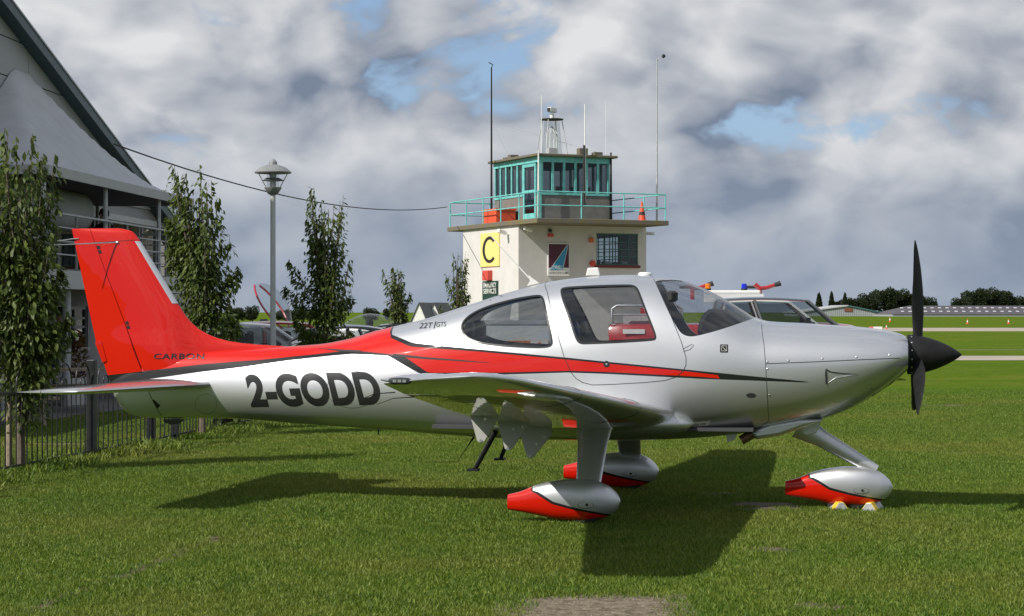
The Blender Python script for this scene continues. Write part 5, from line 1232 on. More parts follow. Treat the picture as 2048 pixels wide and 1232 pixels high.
for px in (95, 218, 324): a = kb(px, 500, .05)[0]; MB().tube([(a, .12, fz1), (a, .12, zc_ - .02)], .045, 8).build('post', M['galv'], can, True)
for a in (cx1 - 3.4, cx1 - .3): MB().tube([(a, YW - .15, fz1), (a, YW - .15, zc_ - .02)], .04, 8).build('post', M['grey_steel'], can, True)
MB().box((kb(150, 400, 0)[0], .06, zc_ - .14), (cx1 - .05, YW - .03, zc_ - .10)).build('underside_shade', M['dark_trim'], can)  # dark sheet added to stand in for the shade beneath the fabric
d0, d1 = kb(100, 375, 1.2), kb(168, 398, 1.2)
dk = MB().tube([(d0[0] - 6, 1.4, 3.75), (d1[0], 1.4, 3.75)], .42, 20).build('rolled_blind', M['fabric'], can, True); MB().tube([(d1[0] + .01, 1.4, 3.75), (d1[0] + .12, 1.4, 3.75), (d1[0] + .4, 1.4, 3.75)], [.42, .3, .05], 16).build('blind_end', M['valance'], dk, True)

# ------------------------------------------------------------------ people
M['skin'] = mat('skin', (0.50, 0.30, 0.22), .6, var=.06); M['navy_cloth'] = mat('navy_cloth', (0.012, 0.014, 0.02), .85, var=.2); M['jeans'] = mat('jeans', (0.03, 0.045, 0.08), .85, var=.2); M['hair'] = mat('hair', (0.02, 0.015, 0.012), .7)
def person(loc, rz, label, seated=False, top='navy_cloth', low='jeans'):
    o = empty('person', loc, rz, label, 'person'); J, E, Rd = [], [], []
    def ad(p, r, par=None):
        J.append(p); Rd.append(r)
        if par is not None: E.append((par, len(J) - 1))
        return len(J) - 1
    hz_ = .52 if seated else .95
    pel = ad((0, 0, hz_), .15); wa_ = ad((0, 0, hz_ + .18), .135, pel); chx = ad((0.01, 0, hz_ + .38), .165, wa_); nk = ad((0, 0, hz_ + .56), .062, chx); hd = ad((.02, 0, hz_ + .64), .085, nk); h2 = ad((.03, 0, hz_ + .74), .095, hd); ad((.02, 0, hz_ + .82), .06, h2)
    for sg in (-1, 1):
        sh = ad((0, sg * .19, hz_ + .47), .07, chx); el = ad((.03, sg * .25, hz_ + .2), .05, sh)
        if seated: wr = ad((.27, sg * .16, hz_ + .12), .035, el)
        else: wr = ad((.1, sg * .24, hz_ - .04), .035, el)
        J_ = J[wr]; ad((J_[0] + .09, J_[1], J_[2] - .03), .03, wr)
        hp = ad((0, sg * .1, hz_ - .04), .095, pel)
        if seated: kn = ad((.44, sg * .12, hz_ + .0), .07, hp); an = ad((.46, sg * .12, .09), .045, kn)
        else: kn = ad((.02, sg * .11, .5), .068, hp); an = ad((-.01, sg * .11, .09), .045, kn)
        ad((J[an][0] + .18, sg * .12, .05), .045, an)
    me = bpy.data.meshes.new('body'); me.from_pydata(J, E, []); ob = bpy.data.objects.new('work', me); col.objects.link(ob)
    ob.modifiers.new('skin', 'SKIN'); sv = me.skin_vertices[0].data
    for v, r in zip(sv, Rd): v.radius = (r, r)
    sv[0].use_root = True; ob.modifiers.new('sub', 'SUBSURF').levels = 2; bpy.context.view_layer.update()
    r = bpy.data.meshes.new_from_object(ob.evaluated_get(bpy.context.evaluated_depsgraph_get())); bpy.data.objects.remove(ob)
    for k_ in (M[top], M[low], M['skin']): r.materials.append(k_)
    for f in r.polygons:
        c = f.center; f.use_smooth = True
        f.material_index = 2 if c.z > hz_ + .56 or (abs(c.y) > .12 and ((seated and c.x > .28 and c.z > hz_ + .05 and abs(c.z - hz_ - .1) < .06) or (not seated and c.z < hz_ - .04 and c.z > hz_ - .2 and abs(c.y) > .19))) else (0 if c.z > hz_ - .02 and not (seated and c.x > .12 and c.z < hz_ + .09) else 1)
    bo = link('body', r, None, o, fix=False)
    MB().rings([[(.01 + .108 * k_ * math.cos(a), .1 * k_ * math.sin(a), hz_ + h_) for a in [j * math.pi / 8 for j in range(16)]] for h_, k_ in ((.70, .95), (.76, 1.05), (.83, .9), (.87, .4))]).build('hair', M['hair'], o, True)
    MB().tube([(.11, 0, hz_ + .74), (.14, 0, hz_ + .71)], [.012, .018], 6).build('nose', M['skin'], o, True)
    return o
pp = at(121, 624, 38.5); person((pp.x, pp.y, 0), R(100), 'person in a dark jacket standing by the clubhouse window behind the tree')
def club_w(a, y, z): v = KO + KU * a + KI * y; return (v.x, v.y, z)
sa = kb(209, 450, .9)[0]
person(club_w(sa, .9, fz1), KA + R(160), 'dark-haired person sitting on the balcony above the red fin', True)
ch = empty('chair', club_w(sa, .9, fz1), KA + R(160), 'dark chair under the person sitting on the balcony', 'chair')
MB().box((-.22, -.22, .36), (.22, .22, .40)).build('seat', M['grey_steel'], ch); MB().box((-.26, -.22, .42), (-.22, .22, .8)).build('backrest', M['grey_steel'], ch)
for a in (-.2, .2):
    for b in (-.2, .2): MB().tube([(a, b, 0), (a, b, .36)], .014, 6).build('leg', M['grey_steel'], ch)

# ------------------------------------------------------------------ forecourt furniture
def picnic(loc, rz, label):
    o = empty('picnic_table', loc, rz, label, 'table', 'picnic tables on the forecourt')
    for i in range(5): MB().box((-.85, -.36 + i * .147, .70), (.85, -.36 + i * .147 + .135, .74)).build('plank', M['wood'], o)
    for s in (-1, 1):
        for q in (0, 1): MB().box((-.85, s * (.62 + q * .14) - .06, .40), (.85, s * (.62 + q * .14) + .06, .44)).build('seat_plank', M['wood'], o)
        for e in (-.65, .65): MB().tube([(e, s * .62, 0), (e, s * .25, .70)], .04, 4).build('leg', M['wood'], o)
    for e in (-.65, .65): MB().box((e - .025, -.8, .34), (e + .025, .8, .40)).build('crossbar', M['wood'], o)
tp_ = gnd(105, 822); picnic((tp_.x, tp_.y, 0), R(15), 'weathered wooden picnic table behind the railings left of the tail')
tp_ = gnd(-15, 850); picnic((tp_.x, tp_.y, 0), R(25), 'weathered wooden picnic table at the left edge behind the tree')
tb_ = gnd(118, 815); tub = empty('planter', (tb_.x + .1, tb_.y + 1.2, 0), .3, 'white square tub of coloured flowers with a brown cone-shaped conifer', 'planter')
MB().rings([[(s_ * a, s_ * b, z) for a, b in ((-1, -1), (1, -1), (1, 1), (-1, 1))] for s_, z in ((.26, 0), (.33, .5), (.30, .5), (.3, .46))]).build('tub', M['white_paint'], tub)
M['brown_leaf'] = leaf_mat('brown_leaf', (0.16, 0.07, 0.015), (0.34, 0.17, 0.04)); M['flower_blue'] = mat('flower_blue', (0.06, 0.04, 0.35), .6); M['flower_yellow'] = mat('flower_yellow', (0.75, 0.45, 0.03), .6)
rnd = random.Random(2); V, Fc = [], []
for i in range(900):
    z = rnd.random() ** 1.3; a = rnd.uniform(0, 6.283); r_ = .26 * (1 - z) * (.6 + .4 * rnd.random()) + .02; q = Vector((r_ * math.cos(a), r_ * math.sin(a), .48 + z * .85)); d = Vector((math.cos(a), math.sin(a), rnd.uniform(-.2, .9))).normalized(); x = d.cross(Vector((0, 0, 1))).normalized(); k = len(V)
    V += [tuple(q), tuple(q + d * .05 + x * .018), tuple(q + d * .09), tuple(q + d * .05 - x * .018)]; Fc += [(k, k+1, k+2, k+3)]
me = bpy.data.meshes.new('conifer'); me.from_pydata(V, [], Fc); tag(link('conifer', me, M['brown_leaf'], tub, fix=False), kind='stuff')
for i in range(14):
    a = i * 2.4; r_ = .24; MB().lathe([(.005, 0), (.035, .01), (.04, .02), (.01, .025)], 7, (r_ * math.cos(a), r_ * math.sin(a), .52 + .03 * (i % 3))).build('flower', M['flower_blue' if i % 3 else 'flower_yellow'], tub)
MB().tube([(0, 0, .1), (0, 0, .9)], [.03, .01], 6).build('stem', M['bark'], tub)

# ------------------------------------------------------------------ vehicles
def paint(name, c, metal=.0): 
    t = NT(name); n = t.noise(t.obj(), 2, 3); t.set(col=t.mix(n, tuple(x * .92 for x in c), c), metal=metal, rough=.35, coat=1.0, coatr=.04); return t.m
M['car_silver'] = paint('car_silver', (.52, .53, .55), .5); M['car_grey'] = paint('car_grey', (.10, .105, .115), .4); M['car_red'] = paint('car_red', (.40, .012, .015)); M['car_white'] = paint('car_white', (.72, .73, .73)); M['suv_grey'] = paint('suv_grey', (.15, .155, .165), .5); M['car_black'] = paint('car_black', (.02, .02, .022))
M['tail_red'] = mat('tail_red', (.5, .02, .02), .25)
tyre_car = MB().lathe([(.2, -.1), (.29, -.1), (.32, -.07), (.32, .07), (.29, .1), (.2, .1)], 28, (0, 0, 0), 'y').mesh('tyre'); recalc(tyre_car); tyre_car.materials.append(M['rubber'])
rim_me = MB().lathe([(.06, -.085), (.205, -.075), (.205, .075), (.06, .085)], 18, (0, 0, 0), 'y').mesh('rim'); recalc(rim_me); rim_me.materials.append(M['tyre_rim'])
def vehicle(name, loc, rz, label, cat, bodym, prof, belt, roof, L_, hw=.86, wheels=(.8, -.82), group=None, roofm=None, glass='glass_dark', seats=True):
    """prof: (x, top z) of the lower body from nose (+x) to tail; belt: the four x,z of the glass base/roof corners (front base, front roof, rear roof, rear base)"""
    o = empty(name, loc, rz, label, cat, group); T = pchip(prof); xs = [L_/2 - L_ * i / 40 for i in range(41)]; rg = []
    for x in xs:
        e = max(0.0, (abs(x) - L_ * .36) / (L_ * .14)); w_ = hw * (1 - .16 * e * e); zb_ = .24 + .06 * e * e; zt = T(x); zm = zb_ + (zt - zb_) * .55
        rg.append([(x, w_ * yy, z) for yy, z in ((-.86, zb_), (-.97, zb_ + .12), (-1, zm), (-.97, zt - .1), (-.90, zt - .02), (-.6, zt + .012), (0, zt + .02), (.6, zt + .012), (.90, zt - .02), (.97, zt - .1), (1, zm), (.97, zb_ + .12), (.86, zb_))])
    bo = MB().rings(rg).build('body', bodym, o, True, 40)
    (fx_, fz_), (fr_, frz), (rr_, rrz), (rx_, rz_) = belt; hb, ht = hw * .90, hw * .70
    Cn = {'fb': (fx_, hb, fz_), 'ft': (fr_, ht, frz), 'rt': (rr_, ht, rrz), 'rb': (rx_, hb, rz_)}
    def P(k, s): x, y, z = Cn[k]; return Vector((x, s * y, z))
    rm = roofm or bodym
    n_ = 8; rgf = [[Vector((fr_ + (rr_ - fr_) * i / n_, y * ht * (1 + .03), frz + (rrz - frz) * i / n_ + .05 * math.sin(math.pi * i / n_) + (.035 if abs(y) < .8 else .0) + d)) for d in (0, .04) for y in ([-1, -.7, 0, .7, 1] if d == 0 else [1, .7, 0, -.7, -1])] for i in range(n_ + 1)]
    MB().rings(rgf).build('roof', rm, o, True, 40)
    for s in (-1, 1):
        for a, b in (('fb', 'ft'), ('rb', 'rt')): MB().tube([P(a, s) - Vector((0, 0, .05)), P(b, s) + Vector((0, 0, .02))], .035, 6).build('pillar', rm, o, True)
        xm_b, xm_t = fx_ * .42 + rx_ * .58, fr_ * .42 + rr_ * .58
        B0 = Vector((xm_b, s * hb, fz_ * .5 + rz_ * .5)); B1 = Vector((xm_t, s * ht, frz * .5 + rrz * .5))
        MB().tube([B0 - Vector((0, 0, .05)), B1 + Vector((0, 0, .03))], .04, 6).build('pillar', rm, o, True)
        for q in ((P('fb', s), P('ft', s), B1, B0), (B0, B1, P('rt', s), P('rb', s))): MB().add(q, [(0, 1, 2, 3)]).build('side_window', M[glass], o, fix=False)
    MB().add([P('fb', -1), P('fb', 1), P('ft', 1), P('ft', -1)], [(0, 1, 2, 3)]).build('windscreen', M[glass], o, fix=False); MB().add([P('rb', -1), P('rb', 1), P('rt', 1), P('rt', -1)], [(0, 1, 2, 3)]).build('rear_window', M[glass], o, fix=False)
    for wx in wheels:
        for s in (-1, 1):
            t_ = place('wheel', tyre_car, o, (wx * L_ / 2 * .8, s * (hw - .1), .32)); place('rim', rim_me, t_, (0, s * .03, 0))
    for s in (-1, 1):
        bevel(MB().box((L_/2 - .2, s * hw * .62 - .14, T(L_/2) - .24), (L_/2 + .01, s * hw * .62 + .14, T(L_/2) - .08)).build('headlight', M['clear_lens'] if False else M['steel'], o), .03)
        bevel(MB().box((-L_/2 - .01, s * hw * .66 - .1, T(-L_/2) - .3), (-L_/2 + .15, s * hw * .66 + .1, T(-L_/2) - .1)).build('tail_light', M['tail_red'], o), .03)
        MB().cbox((fx_ - .25, s * (hw + .06), fz_ + .1), (.1, .16, .13)).build('door_mirror', M['dark_trim'], o)
    if seats:
        for sx in (fx_ * .3 + rx_ * .7 + .9, fx_ * .3 + rx_ * .7 + .05):
            for s in (-1, 1): bevel(MB().box((sx - .1, s * .38 - .22, .5), (sx + .05, s * .38 + .22, min(1.35, frz - .12))).build('seat', M['dark_trim'], o), .05)
    MB().box((-L_ * .38, -hw * .8, .3), (L_ * .3, hw * .8, min(fz_, rz_) - .12)).build('interior', M['dark_trim'], o)
    return o
def carpos(px, D): v = at(px, 624, D); return (v.x, v.y, 0)
HATCH = dict(prof=[(2.05, .70), (1.7, .82), (1.0, .95), (-1.6, .98), (-2.05, .86)], belt=((1.05, .95), (.30, 1.40), (-1.45, 1.38), (-1.95, .97)), roof=0, L_=4.1)
COUPE = dict(prof=[(2.15, .66), (1.8, .76), (1.0, .90), (-1.7, .95), (-2.15, .82)], belt=((1.2, .90), (.25, 1.36), (-.9, 1.34), (-1.9, .96)), roof=0, L_=4.3)
vehicle('parked_car', carpos(505, 40.5), R(20), 'white hatchback parked left of the lamp post behind the railings', 'car', M['car_white'], group='cars parked behind the railings', **HATCH)
vehicle('parked_car', carpos(665, 39.0), R(196), 'dark grey coupe parked behind the lamp post', 'car', M['car_grey'], group='cars parked behind the railings', **COUPE)
vehicle('parked_car', carpos(590, 45.5), R(8), 'red car parked behind the dark grey coupe', 'car', M['car_red'], group='cars parked behind the railings', **HATCH)
vehicle('parked_car', carpos(790, 46.0), R(172), 'black car parked behind the short bushy tree', 'car', M['car_black'], group='cars parked behind the railings', **COUPE)
SUV = dict(prof=[(2.1, .95), (1.9, 1.1), (1.3, 1.24), (-2.0, 1.27), (-2.1, 1.2)], belt=((1.4, 1.24), (.45, 1.98), (-1.85, 1.98), (-2.05, 1.27)), roof=0, L_=4.2, hw=.95)
sv_ = vehicle('parked_suv', carpos(1578, 50), R(-6), 'grey off-road car with open windows behind the aircraft nose', 'car', M['suv_grey'], glass='glass_dark', **SUV)
# red fire truck behind it
FD = 54.0
PICK = dict(prof=[(2.92, 1.12), (2.7, 1.30), (1.8, 1.38), (.2, 1.36), (.0, 1.36), (-2.9, 1.36), (-2.92, 1.32)], belt=((1.85, 1.36), (1.2, 1.90), (-.25, 1.90), (-.4, 1.36)), roof=0, L_=5.85, hw=.95)
fpos = at(1471, 624, FD)
ft = vehicle('fire_truck', (fpos.x, fpos.y, 0), R(-4), 'red airfield fire truck with white roof box, beacons and red water cannons', 'truck', M['car_red'], roofm=M['car_white'], **PICK)
ft.scale = (1.18, 1.1, 1.03)
MB().box((-.75, -.62, 1.93), (.62, .62, 2.15)).build('roof_box', M['car_white'], ft); bevel(MB().box((-.72, -.6, 2.151), (.55, .6, 2.24)).build('roof_box', M['white_paint'], ft), .03)
M['beacon_blue'] = mat('beacon_blue', (.01, .03, .55), .2); M['beacon_amber'] = mat('beacon_amber', (.75, .2, .01), .25)
for x, m_ in ((.18, 'beacon_blue'), (-.75 + .1, 'beacon_amber')):
    b_ = MB().lathe([(.075, 2.24), (.075, 2.29)], 16, (x, -.45, 0)).build('beacon_base', M['dark_trim'], ft, True); MB().lathe([(.066, 2.29), (.06, 2.40), (.04, 2.42)], 16, (x, -.45, 0)).build('beacon_dome', M[m_], b_, True, 30)
for x, sgn in ((.55, 1), (-1.0, 1)):
    mo = MB().tube([(x, -.2, 2.0 if x > 0 else 2.0), (x, -.2, 2.28)], .05, 10).build('cannon_mount', M['car_red'], ft, True)
    MB().tube([(x - .12, -.2, 2.40), (x, -.2, 2.30), (x + .15, -.2, 2.31), (x + .36, -.2, 2.39)], [.07, .06, .055, .05], 10).build('cannon_barrel', M['car_red'], mo, True); MB().tube([(x + .34, -.2, 2.385), (x + .48, -.2, 2.43)], [.055, .07], 10).build('cannon_nozzle', M['dark_trim'], mo, True); MB().tube([(x - .3, -.2, 2.33), (x - .02, -.2, 2.33)], .04, 8).build('cannon_motor', M['dark_trim'], mo, True)
for y in (-.82, .0, .82): MB().tube([(-1.25, y, 1.36), (-1.25, y, 1.76), (-1.35, y, 1.84), (-2.75, y, 1.84), (-2.85, y, 1.76), (-2.85, y, 1.36)], .03, 8).build('roll_bar', M['steel'], ft, True)
MB().tube([(-1.32, -.82, 1.83), (-1.32, .82, 1.83)], .03, 8).build('roll_bar', M['steel'], ft, True); MB().tube([(-2.84, -.82, 1.6), (-1.26, -.82, 1.6)], .025, 8).build('roll_bar', M['steel'], ft, True)
MB().box((-2.6, -.5, 1.37), (-1.5, .5, 1.62)).build('equipment_locker', M['galv'], ft); MB().box((-2.2, -.5, 1.621), (-1.7, -.2, 1.78)).build('red_case', M['car_red'], ft); MB().box((-2.6, -.962, 1.10), (-2.1, -.956, 1.22)).build('number_board', M['white_paint'], ft)
# pale van-like trailer further left, with an orange board
tr_ = at(1055, 624, 42); trl = empty('equipment_trailer', (tr_.x, tr_.y, 0), R(-5), 'pale grey equipment trailer with orange board seen through the rear cabin window', 'trailer')
bevel(MB().box((-1.4, -.7, .45), (.55, .7, 1.50)).build('body', M['car_white'], trl), .05); MB().box((-1.42, -.72, 1.46), (.57, .72, 1.54)).build('lid', M['galv'], trl)
for s in (-1, 1): t_ = place('wheel', tyre_car, trl, (-.1, s * .8, .32)); place('rim', rim_me, t_, (0, s * .03, 0))
ob_ = MB().box((-.35, -.725, .96), (.5, -.705, 1.12)).build('board', M['orange'], trl); MB().box((.12, -.728, .965), (.49, -.7255, 1.115)).build('board_panel', M['white_paint'], ob_); MB().add([(.2, -.731, .97), (.42, -.731, .97), (.31, -.731, 1.11)], [(0, 1, 2)]).build('warning_triangle', M['alarm_red'], ob_, fix=False)

# two small aircraft parked beyond the cars
def small_plane(loc, rz, label, stripe, opened):
    o = empty('parked_aircraft', loc, rz, label, 'aircraft', 'small aircraft parked beyond the cars'); rg = []
    for x, w_, z0, z1 in ((1.6, .12, .85, 1.1), (1.4, .36, .7, 1.2), (.6, .5, .6, 1.3), (-.4, .52, .58, 1.32), (-1.4, .4, .64, 1.25), (-3.0, .16, .85, 1.15), (-4.0, .06, .95, 1.1)):
        zc = (z0 + z1) / 2; rg.append([(x, w_ * math.cos(a), zc + (z1 - z0) / 2 * math.sin(a)) for a in [j * math.pi / 8 for j in range(16)]])
    MB().rings(rg).build('fuselage', M['white_paint'], o, True, 60)
    slab_loft([((.5, -4.2, .95), (-.35, -4.2, .95), .13, (0, 0, 1)), ((.7, 0, .72), (-.6, 0, .72), .15, (0, 0, 1)), ((.5, 4.2, .95), (-.35, 4.2, .95), .13, (0, 0, 1))], 0, 1, 10).build('wing', M['white_paint'], o, True, 60)
    slab_loft([((-3.1, 0, 1.0), (-4.1, 0, 1.0), .1, (0, 1, 0)), ((-3.7, 0, 1.95), (-4.25, 0, 1.95), .08, (0, 1, 0))], 0, 1, 8).build('fin', M[stripe], o, True, 60)
    slab_loft([((-3.4, -1.2, 1.05), (-4.0, -1.2, 1.05), .1, (0, 0, 1)), ((-3.3, 1.2, 1.05), (-4.0, 1.2, 1.05), .1, (0, 0, 1))], 0, 1, 8).build('tailplane', M['white_paint'], o, True, 60)
    rg = []
    for i in range(9):
        u = i / 8; x = .75 - 1.6 * u; k = math.sin(math.pi * (u * .92 + .04)) ** .6; rg.append([Vector((x, .46 * k * math.cos(a), 1.22 + .46 * k * math.sin(a))) for a in [j * math.pi / 10 for j in range(11)]])
    n = 11; vs = [p for r in rg for p in r]
    if opened:
        hm = Matrix.Translation((.75, 0, 1.22)) @ Matrix.Rotation(R(52), 4, 'Y') @ Matrix.Translation((-.75, 0, -1.22)); vs = [hm @ v for v in vs]
    cn = MB().add(vs, [(i*n+k, i*n+k+1, (i+1)*n+k+1, (i+1)*n+k) for i in range(8) for k in range(n-1)]).build('canopy', M['glass'], o, True, 60, fix=False)
    for s in (0, n - 1): MB().tube([vs[i*n + s] for i in range(9)], .03, 6).build('canopy_frame', M[stripe], cn)
    MB().rings([[(x, .1 * math.cos(a), z + .1 * math.sin(a)) for a in [j * math.pi / 6 for j in range(12)]] for x, z in ((-.1, 1.42), (0, 1.42), (.08, 1.42))]).build('headrest', M['dark_trim'], o, True)
    for x, y in ((1.2, 0), (-.3, .9), (-.3, -.9)): MB().lathe([(.05, -.06), (.18, -.05), (.2, 0), (.18, .05), (.05, .06)], 18, (x, y, .2), 'y').build('wheel', M['rubber'], o, True); 
    for x, y in ((1.2, 0), (-.3, .9), (-.3, -.9)): MB().tube([(x, y * 1.0, .2), (x - .02, y * .55, .75)], .025, 6).build('gear_leg', M['white_paint'], o)
    for a in (20, 200): MB().tube([(1.66, 0, .98), (1.66, .8 * math.cos(R(a)), .98 + .8 * math.sin(R(a)))], [.05, .02], 6, flat=.3).build('propeller_blade', M['dark_trim'], o)
small_plane(carpos(528, 56), R(-25), 'small aircraft with its red-framed canopy raised, left of the lamp post', 'car_red', True)
small_plane(carpos(738, 55), R(200), 'small aircraft with closed bubble canopy, left of the short bushy tree', 'white_paint', False)

# ------------------------------------------------------------------ far side of the airfield
for i, (px, py, lab) in enumerate(((1780, 644, 'orange and white marker cone between the two grass strips, left of the propeller'), (1935, 648, 'orange and white marker cone on the far grass right of the spinner'), (2017, 648, 'orange and white marker cone at the far right edge of the grass'))):
    D = FP * CH / (py - HY); v = at(px, 624, D); cone((v.x, v.y, 0), 10 * D / FP + .0, lab, 'marker cones on the far grass')
v = at(1773, 624, 200); cone((v.x, v.y, 0), .45, 'small orange cone beside the pink and white marker board', 'marker cones on the far grass')
M['pink'] = mat('pink', (.75, .18, .22), .5)
mbd = at(1752, 624, 195); mo = empty('marker_board', (mbd.x, mbd.y, 0), 0, 'pink and white marker board at the edge of the far runway', 'marker')
s_ = 195 / FP; MB().box((-13 * s_, -.2, 0), (-6 * s_, .2, 5.5 * s_)).build('pink_end', M['pink'], mo); MB().box((-5.98 * s_, -.2, 0), (12 * s_, .2, 5.5 * s_)).build('white_board', M['white_paint'], mo); MB().box((12.02 * s_, -.2, 0), (13 * s_, .2, 5.6 * s_)).build('board_end', M['dark_trim'], mo)
# sheds
M['shed_wall'] = mat('shed_wall', (.33, .35, .36), .7, var=.06, scale=.2); M['shed_roof'] = mat('shed_roof', (.42, .43, .44), .6, var=.06, scale=.2); M['dark_roof'] = mat('dark_roof', (.075, .07, .078), .8, var=.2, scale=.15); M['roof_light'] = mat('roof_light', (.48, .48, .50), .5, var=.05); M['door_brown'] = mat('door_brown', (.20, .06, .03), .7)
BD = 800.0; s_ = BD / FP; v = at(1700, 624, BD)
sh = empty('barn', (v.x, v.y, 0), 0, 'pale grey gabled shed beyond the airfield, behind the nose', 'building')
def bz(y): return max(0, CH - (y - HY) / FP * BD)
gab = [(-105 * s_, 0), (85 * s_, 0), (82 * s_, bz(630)), (-4 * s_, bz(612.5)), (-105 * s_, bz(626))]
MB().prism(gab, 0, 40).build('wall', M['shed_wall'], sh)
for i in range(44):
    x = (-104 + i * 4.3) * s_; top = lin([(-105 * s_, bz(626)), (-4 * s_, bz(612.5)), (82 * s_, bz(630))])(x)
    MB().box((x, -.12, 0), (x + .18, -.001, top - .05)).build('cladding_rib', M['shed_wall'], sh)
MB().prism([(-4 * s_, bz(612.5) + .02), (86 * s_, bz(631)), (86 * s_, bz(631) + .5), (-4 * s_, bz(612.5) + .5)], -.6, 41).build('roof', M['dark_teal'], sh); MB().prism([(-107 * s_, bz(626)), (-4 * s_, bz(612.5) + .02), (-4 * s_, bz(612.5) + .5), (-107 * s_, bz(626) + .5)], -.6, 41).build('roof', M['shed_roof'], sh)
MB().box((-11 * s_, -.3, bz(623)), (5 * s_, -.125, bz(616.5))).build('loading_door', M['door_brown'], sh)
HD = 760.0; s_ = HD / FP; v = at(1950, 624, HD)
hg = empty('hangar', (v.x, v.y, 0), 0, 'long low dark-roofed hangar with rows of roof lights at far right', 'building')
hr0, hr1 = CH - (629 - HY) / FP * HD, CH - (611 - HY) / FP * HD
def HR(x, u):  # roof point: x metres, u 0 at eave .. 1 at ridge
    return (x, 26 * u, max(.2, hr0) + (hr1 - max(.2, hr0)) * u * (1.0 + .0))
xa, xb = -165 * s_, 190 * s_
M_h = MB().add([HR(xa, 0), HR(xb, 0), HR(xb, 1), HR(xa + 60 * s_, 1), (xb, 52, hr0), (xa, 52, hr0)], [(0, 1, 2, 3), (3, 2, 4, 5), (0, 3, 5)]); M_h.build('roof', M['dark_roof'], hg)
MB().box((xa, .3, 0), (xb, 51.7, max(.2, hr0) - .02)).build('wall', M['shed_wall'], hg)
for r_, (u, n_) in enumerate(((.26, 22), (.66, 21))):
    for i in range(n_):
        x = xa + (24 + r_ * 9 + i * 15.5) * s_
        if x > xb - 10: continue
        a, b, c, d = HR(x, u), HR(x + 6.5 * s_, u), HR(x + 9 * s_ , u + .12), HR(x + 2.5 * s_, u + .12); nrm = Vector((0, -(hr1 - hr0), 26)).normalized() * .12
        MB().add([Vector(q) + nrm for q in (a, b, c, d)], [(0, 1, 2, 3)]).build('roof_light', M['roof_light'], hg, fix=False)
wv = at(1786, 624, 780); wt = empty('white_marquee', (wv.x, wv.y, 0), 0, 'small white marquee between the two far sheds', 'tent'); s_ = 780 / FP
MB().prism([(-11 * s_, 0), (14 * s_, 0), (14 * s_, .4), (2 * s_, 1.9), (-11 * s_, .6)], 0, 8).build('cover', M['white_paint'], wt)
# white gabled houses seen beside the tower
M['house_roof'] = mat('house_roof', (.16, .155, .16), .8, var=.1)
for i, (px, lab) in enumerate(((838, 'white gabled building with grey roof, left of the pair by the tower'), (868, 'white gabled building with grey roof, right of the pair by the tower'))):
    D = 150 + i * 2.5; v = at(px, 624, D); o = empty('gabled_house', (v.x, v.y, 0), R(-14), lab, 'building', 'white gabled buildings'); k = D / FP; hz1 = 1.72 + 17 * k
    MB().prism([(-.62, 0), (.62, 0), (.62, .9 + 0), (0, hz1), (-.62, .9)], 0, 4).build('wall', M['white_paint'], o)
    for s in (-1, 1): MB().add([(0, -.1, hz1 + .03), (s * .75, -.1, .75), (s * .75, 4.1, .75), (0, 4.1, hz1 + .03), (0, -.1, hz1 + .08), (s * .78, -.1, .80), (s * .78, 4.1, .80), (0, 4.1, hz1 + .08)], [(0, 1, 2, 3), (4, 5, 6, 7), (0, 1, 5, 4), (1, 2, 6, 5), (2, 3, 7, 6)]).build('roof', M['house_roof'], o)
# trees along the horizon
def tree_mesh(seed, n, kind):
    rnd = random.Random(seed); V, Fc = [], []
    if kind == 'poplar': lobes = [(0, 0, .5, .16, .5)]
    else: lobes = [(rnd.uniform(-.34, .34), rnd.uniform(-.3, .3), rnd.uniform(.22, .78), rnd.uniform(.15, .25), rnd.uniform(.13, .21)) for _ in range(20)] + [(0, 0, .45, .40, .34)] * 3
    for i in range(n):
        lx, ly, lz, lr, lh = lobes[rnd.randrange(len(lobes))]; a, b = rnd.uniform(0, 6.283), math.asin(rnd.uniform(-1, 1)); k = rnd.uniform(.7, 1.08)
        tp = 1.0
        q = Vector((lx + lr * k * math.cos(b) * math.cos(a), ly + lr * k * math.cos(b) * math.sin(a), lz + lh * k * math.sin(b)))
        if kind == 'poplar': q.x *= (1.15 - q.z * .75); q.y *= (1.15 - q.z * .75)
        s = rnd.uniform(.018, .042); n1 = Vector((rnd.uniform(-1, 1), rnd.uniform(-1, 1), rnd.uniform(-1, 1))).normalized(); n2 = n1.cross(Vector((rnd.uniform(-1, 1), rnd.uniform(-1, 1), rnd.uniform(-1, 1)))).normalized(); m_ = len(V)
        V += [tuple(q + n1 * s), tuple(q + n2 * s), tuple(q - n1 * s * rnd.uniform(.5, 1)), tuple(q - n2 * s)]; Fc.append((m_, m_+1, m_+2, m_+3))
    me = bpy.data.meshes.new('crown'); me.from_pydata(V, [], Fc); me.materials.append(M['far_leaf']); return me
crowns = [tree_mesh(s, 4600, 'oak') for s in (1, 2, 3, 4)]; poplar = tree_mesh(9, 1600, 'poplar')
trunk_me = MB().tube([(0, 0, 0), (.01, 0, .25), (0, .01, .5)], [.035, .025, .012], 7).mesh('trunk'); trunk_me.materials.append(M['bark'])
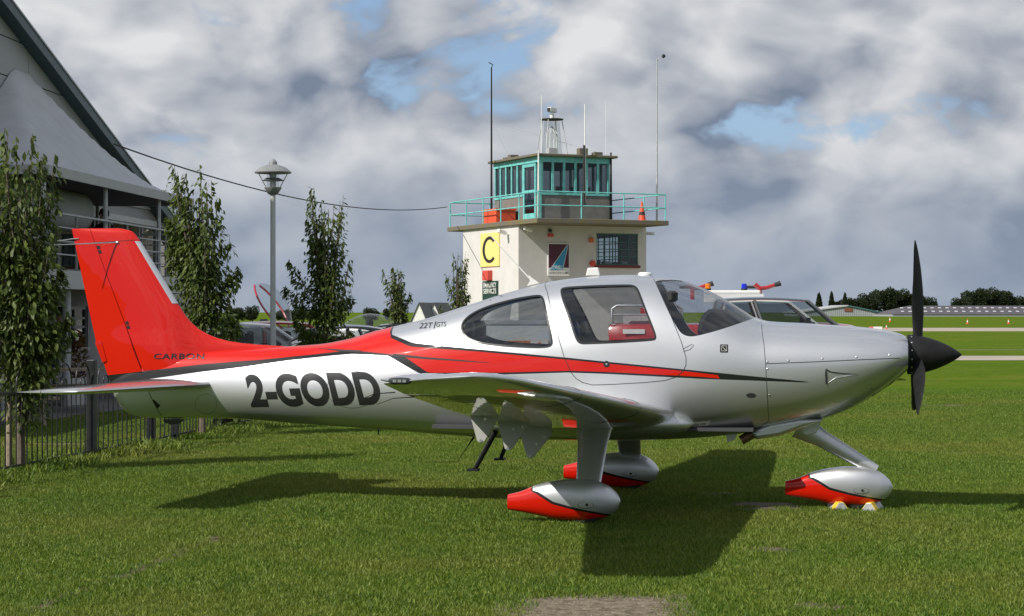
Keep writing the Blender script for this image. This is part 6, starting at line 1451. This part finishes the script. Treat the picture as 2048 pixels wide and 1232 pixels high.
def far_tree(px, D, ytop, wpx, label, i, kind='oak', group='trees along the horizon'):
    v = at(px, 624, D); o = empty('far_tree', (v.x, v.y, 0), i * 1.3, label, 'tree', group); h_ = (CH - (ytop - HY) / FP * D); w_ = wpx * D / FP
    sc = (w_, w_, h_ * 1.02) if kind == 'oak' else (w_ * 3, w_ * 3, h_)
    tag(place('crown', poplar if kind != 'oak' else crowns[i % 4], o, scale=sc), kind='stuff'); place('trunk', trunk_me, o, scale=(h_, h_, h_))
RB = 'dark round tree in the clump behind the propeller, '
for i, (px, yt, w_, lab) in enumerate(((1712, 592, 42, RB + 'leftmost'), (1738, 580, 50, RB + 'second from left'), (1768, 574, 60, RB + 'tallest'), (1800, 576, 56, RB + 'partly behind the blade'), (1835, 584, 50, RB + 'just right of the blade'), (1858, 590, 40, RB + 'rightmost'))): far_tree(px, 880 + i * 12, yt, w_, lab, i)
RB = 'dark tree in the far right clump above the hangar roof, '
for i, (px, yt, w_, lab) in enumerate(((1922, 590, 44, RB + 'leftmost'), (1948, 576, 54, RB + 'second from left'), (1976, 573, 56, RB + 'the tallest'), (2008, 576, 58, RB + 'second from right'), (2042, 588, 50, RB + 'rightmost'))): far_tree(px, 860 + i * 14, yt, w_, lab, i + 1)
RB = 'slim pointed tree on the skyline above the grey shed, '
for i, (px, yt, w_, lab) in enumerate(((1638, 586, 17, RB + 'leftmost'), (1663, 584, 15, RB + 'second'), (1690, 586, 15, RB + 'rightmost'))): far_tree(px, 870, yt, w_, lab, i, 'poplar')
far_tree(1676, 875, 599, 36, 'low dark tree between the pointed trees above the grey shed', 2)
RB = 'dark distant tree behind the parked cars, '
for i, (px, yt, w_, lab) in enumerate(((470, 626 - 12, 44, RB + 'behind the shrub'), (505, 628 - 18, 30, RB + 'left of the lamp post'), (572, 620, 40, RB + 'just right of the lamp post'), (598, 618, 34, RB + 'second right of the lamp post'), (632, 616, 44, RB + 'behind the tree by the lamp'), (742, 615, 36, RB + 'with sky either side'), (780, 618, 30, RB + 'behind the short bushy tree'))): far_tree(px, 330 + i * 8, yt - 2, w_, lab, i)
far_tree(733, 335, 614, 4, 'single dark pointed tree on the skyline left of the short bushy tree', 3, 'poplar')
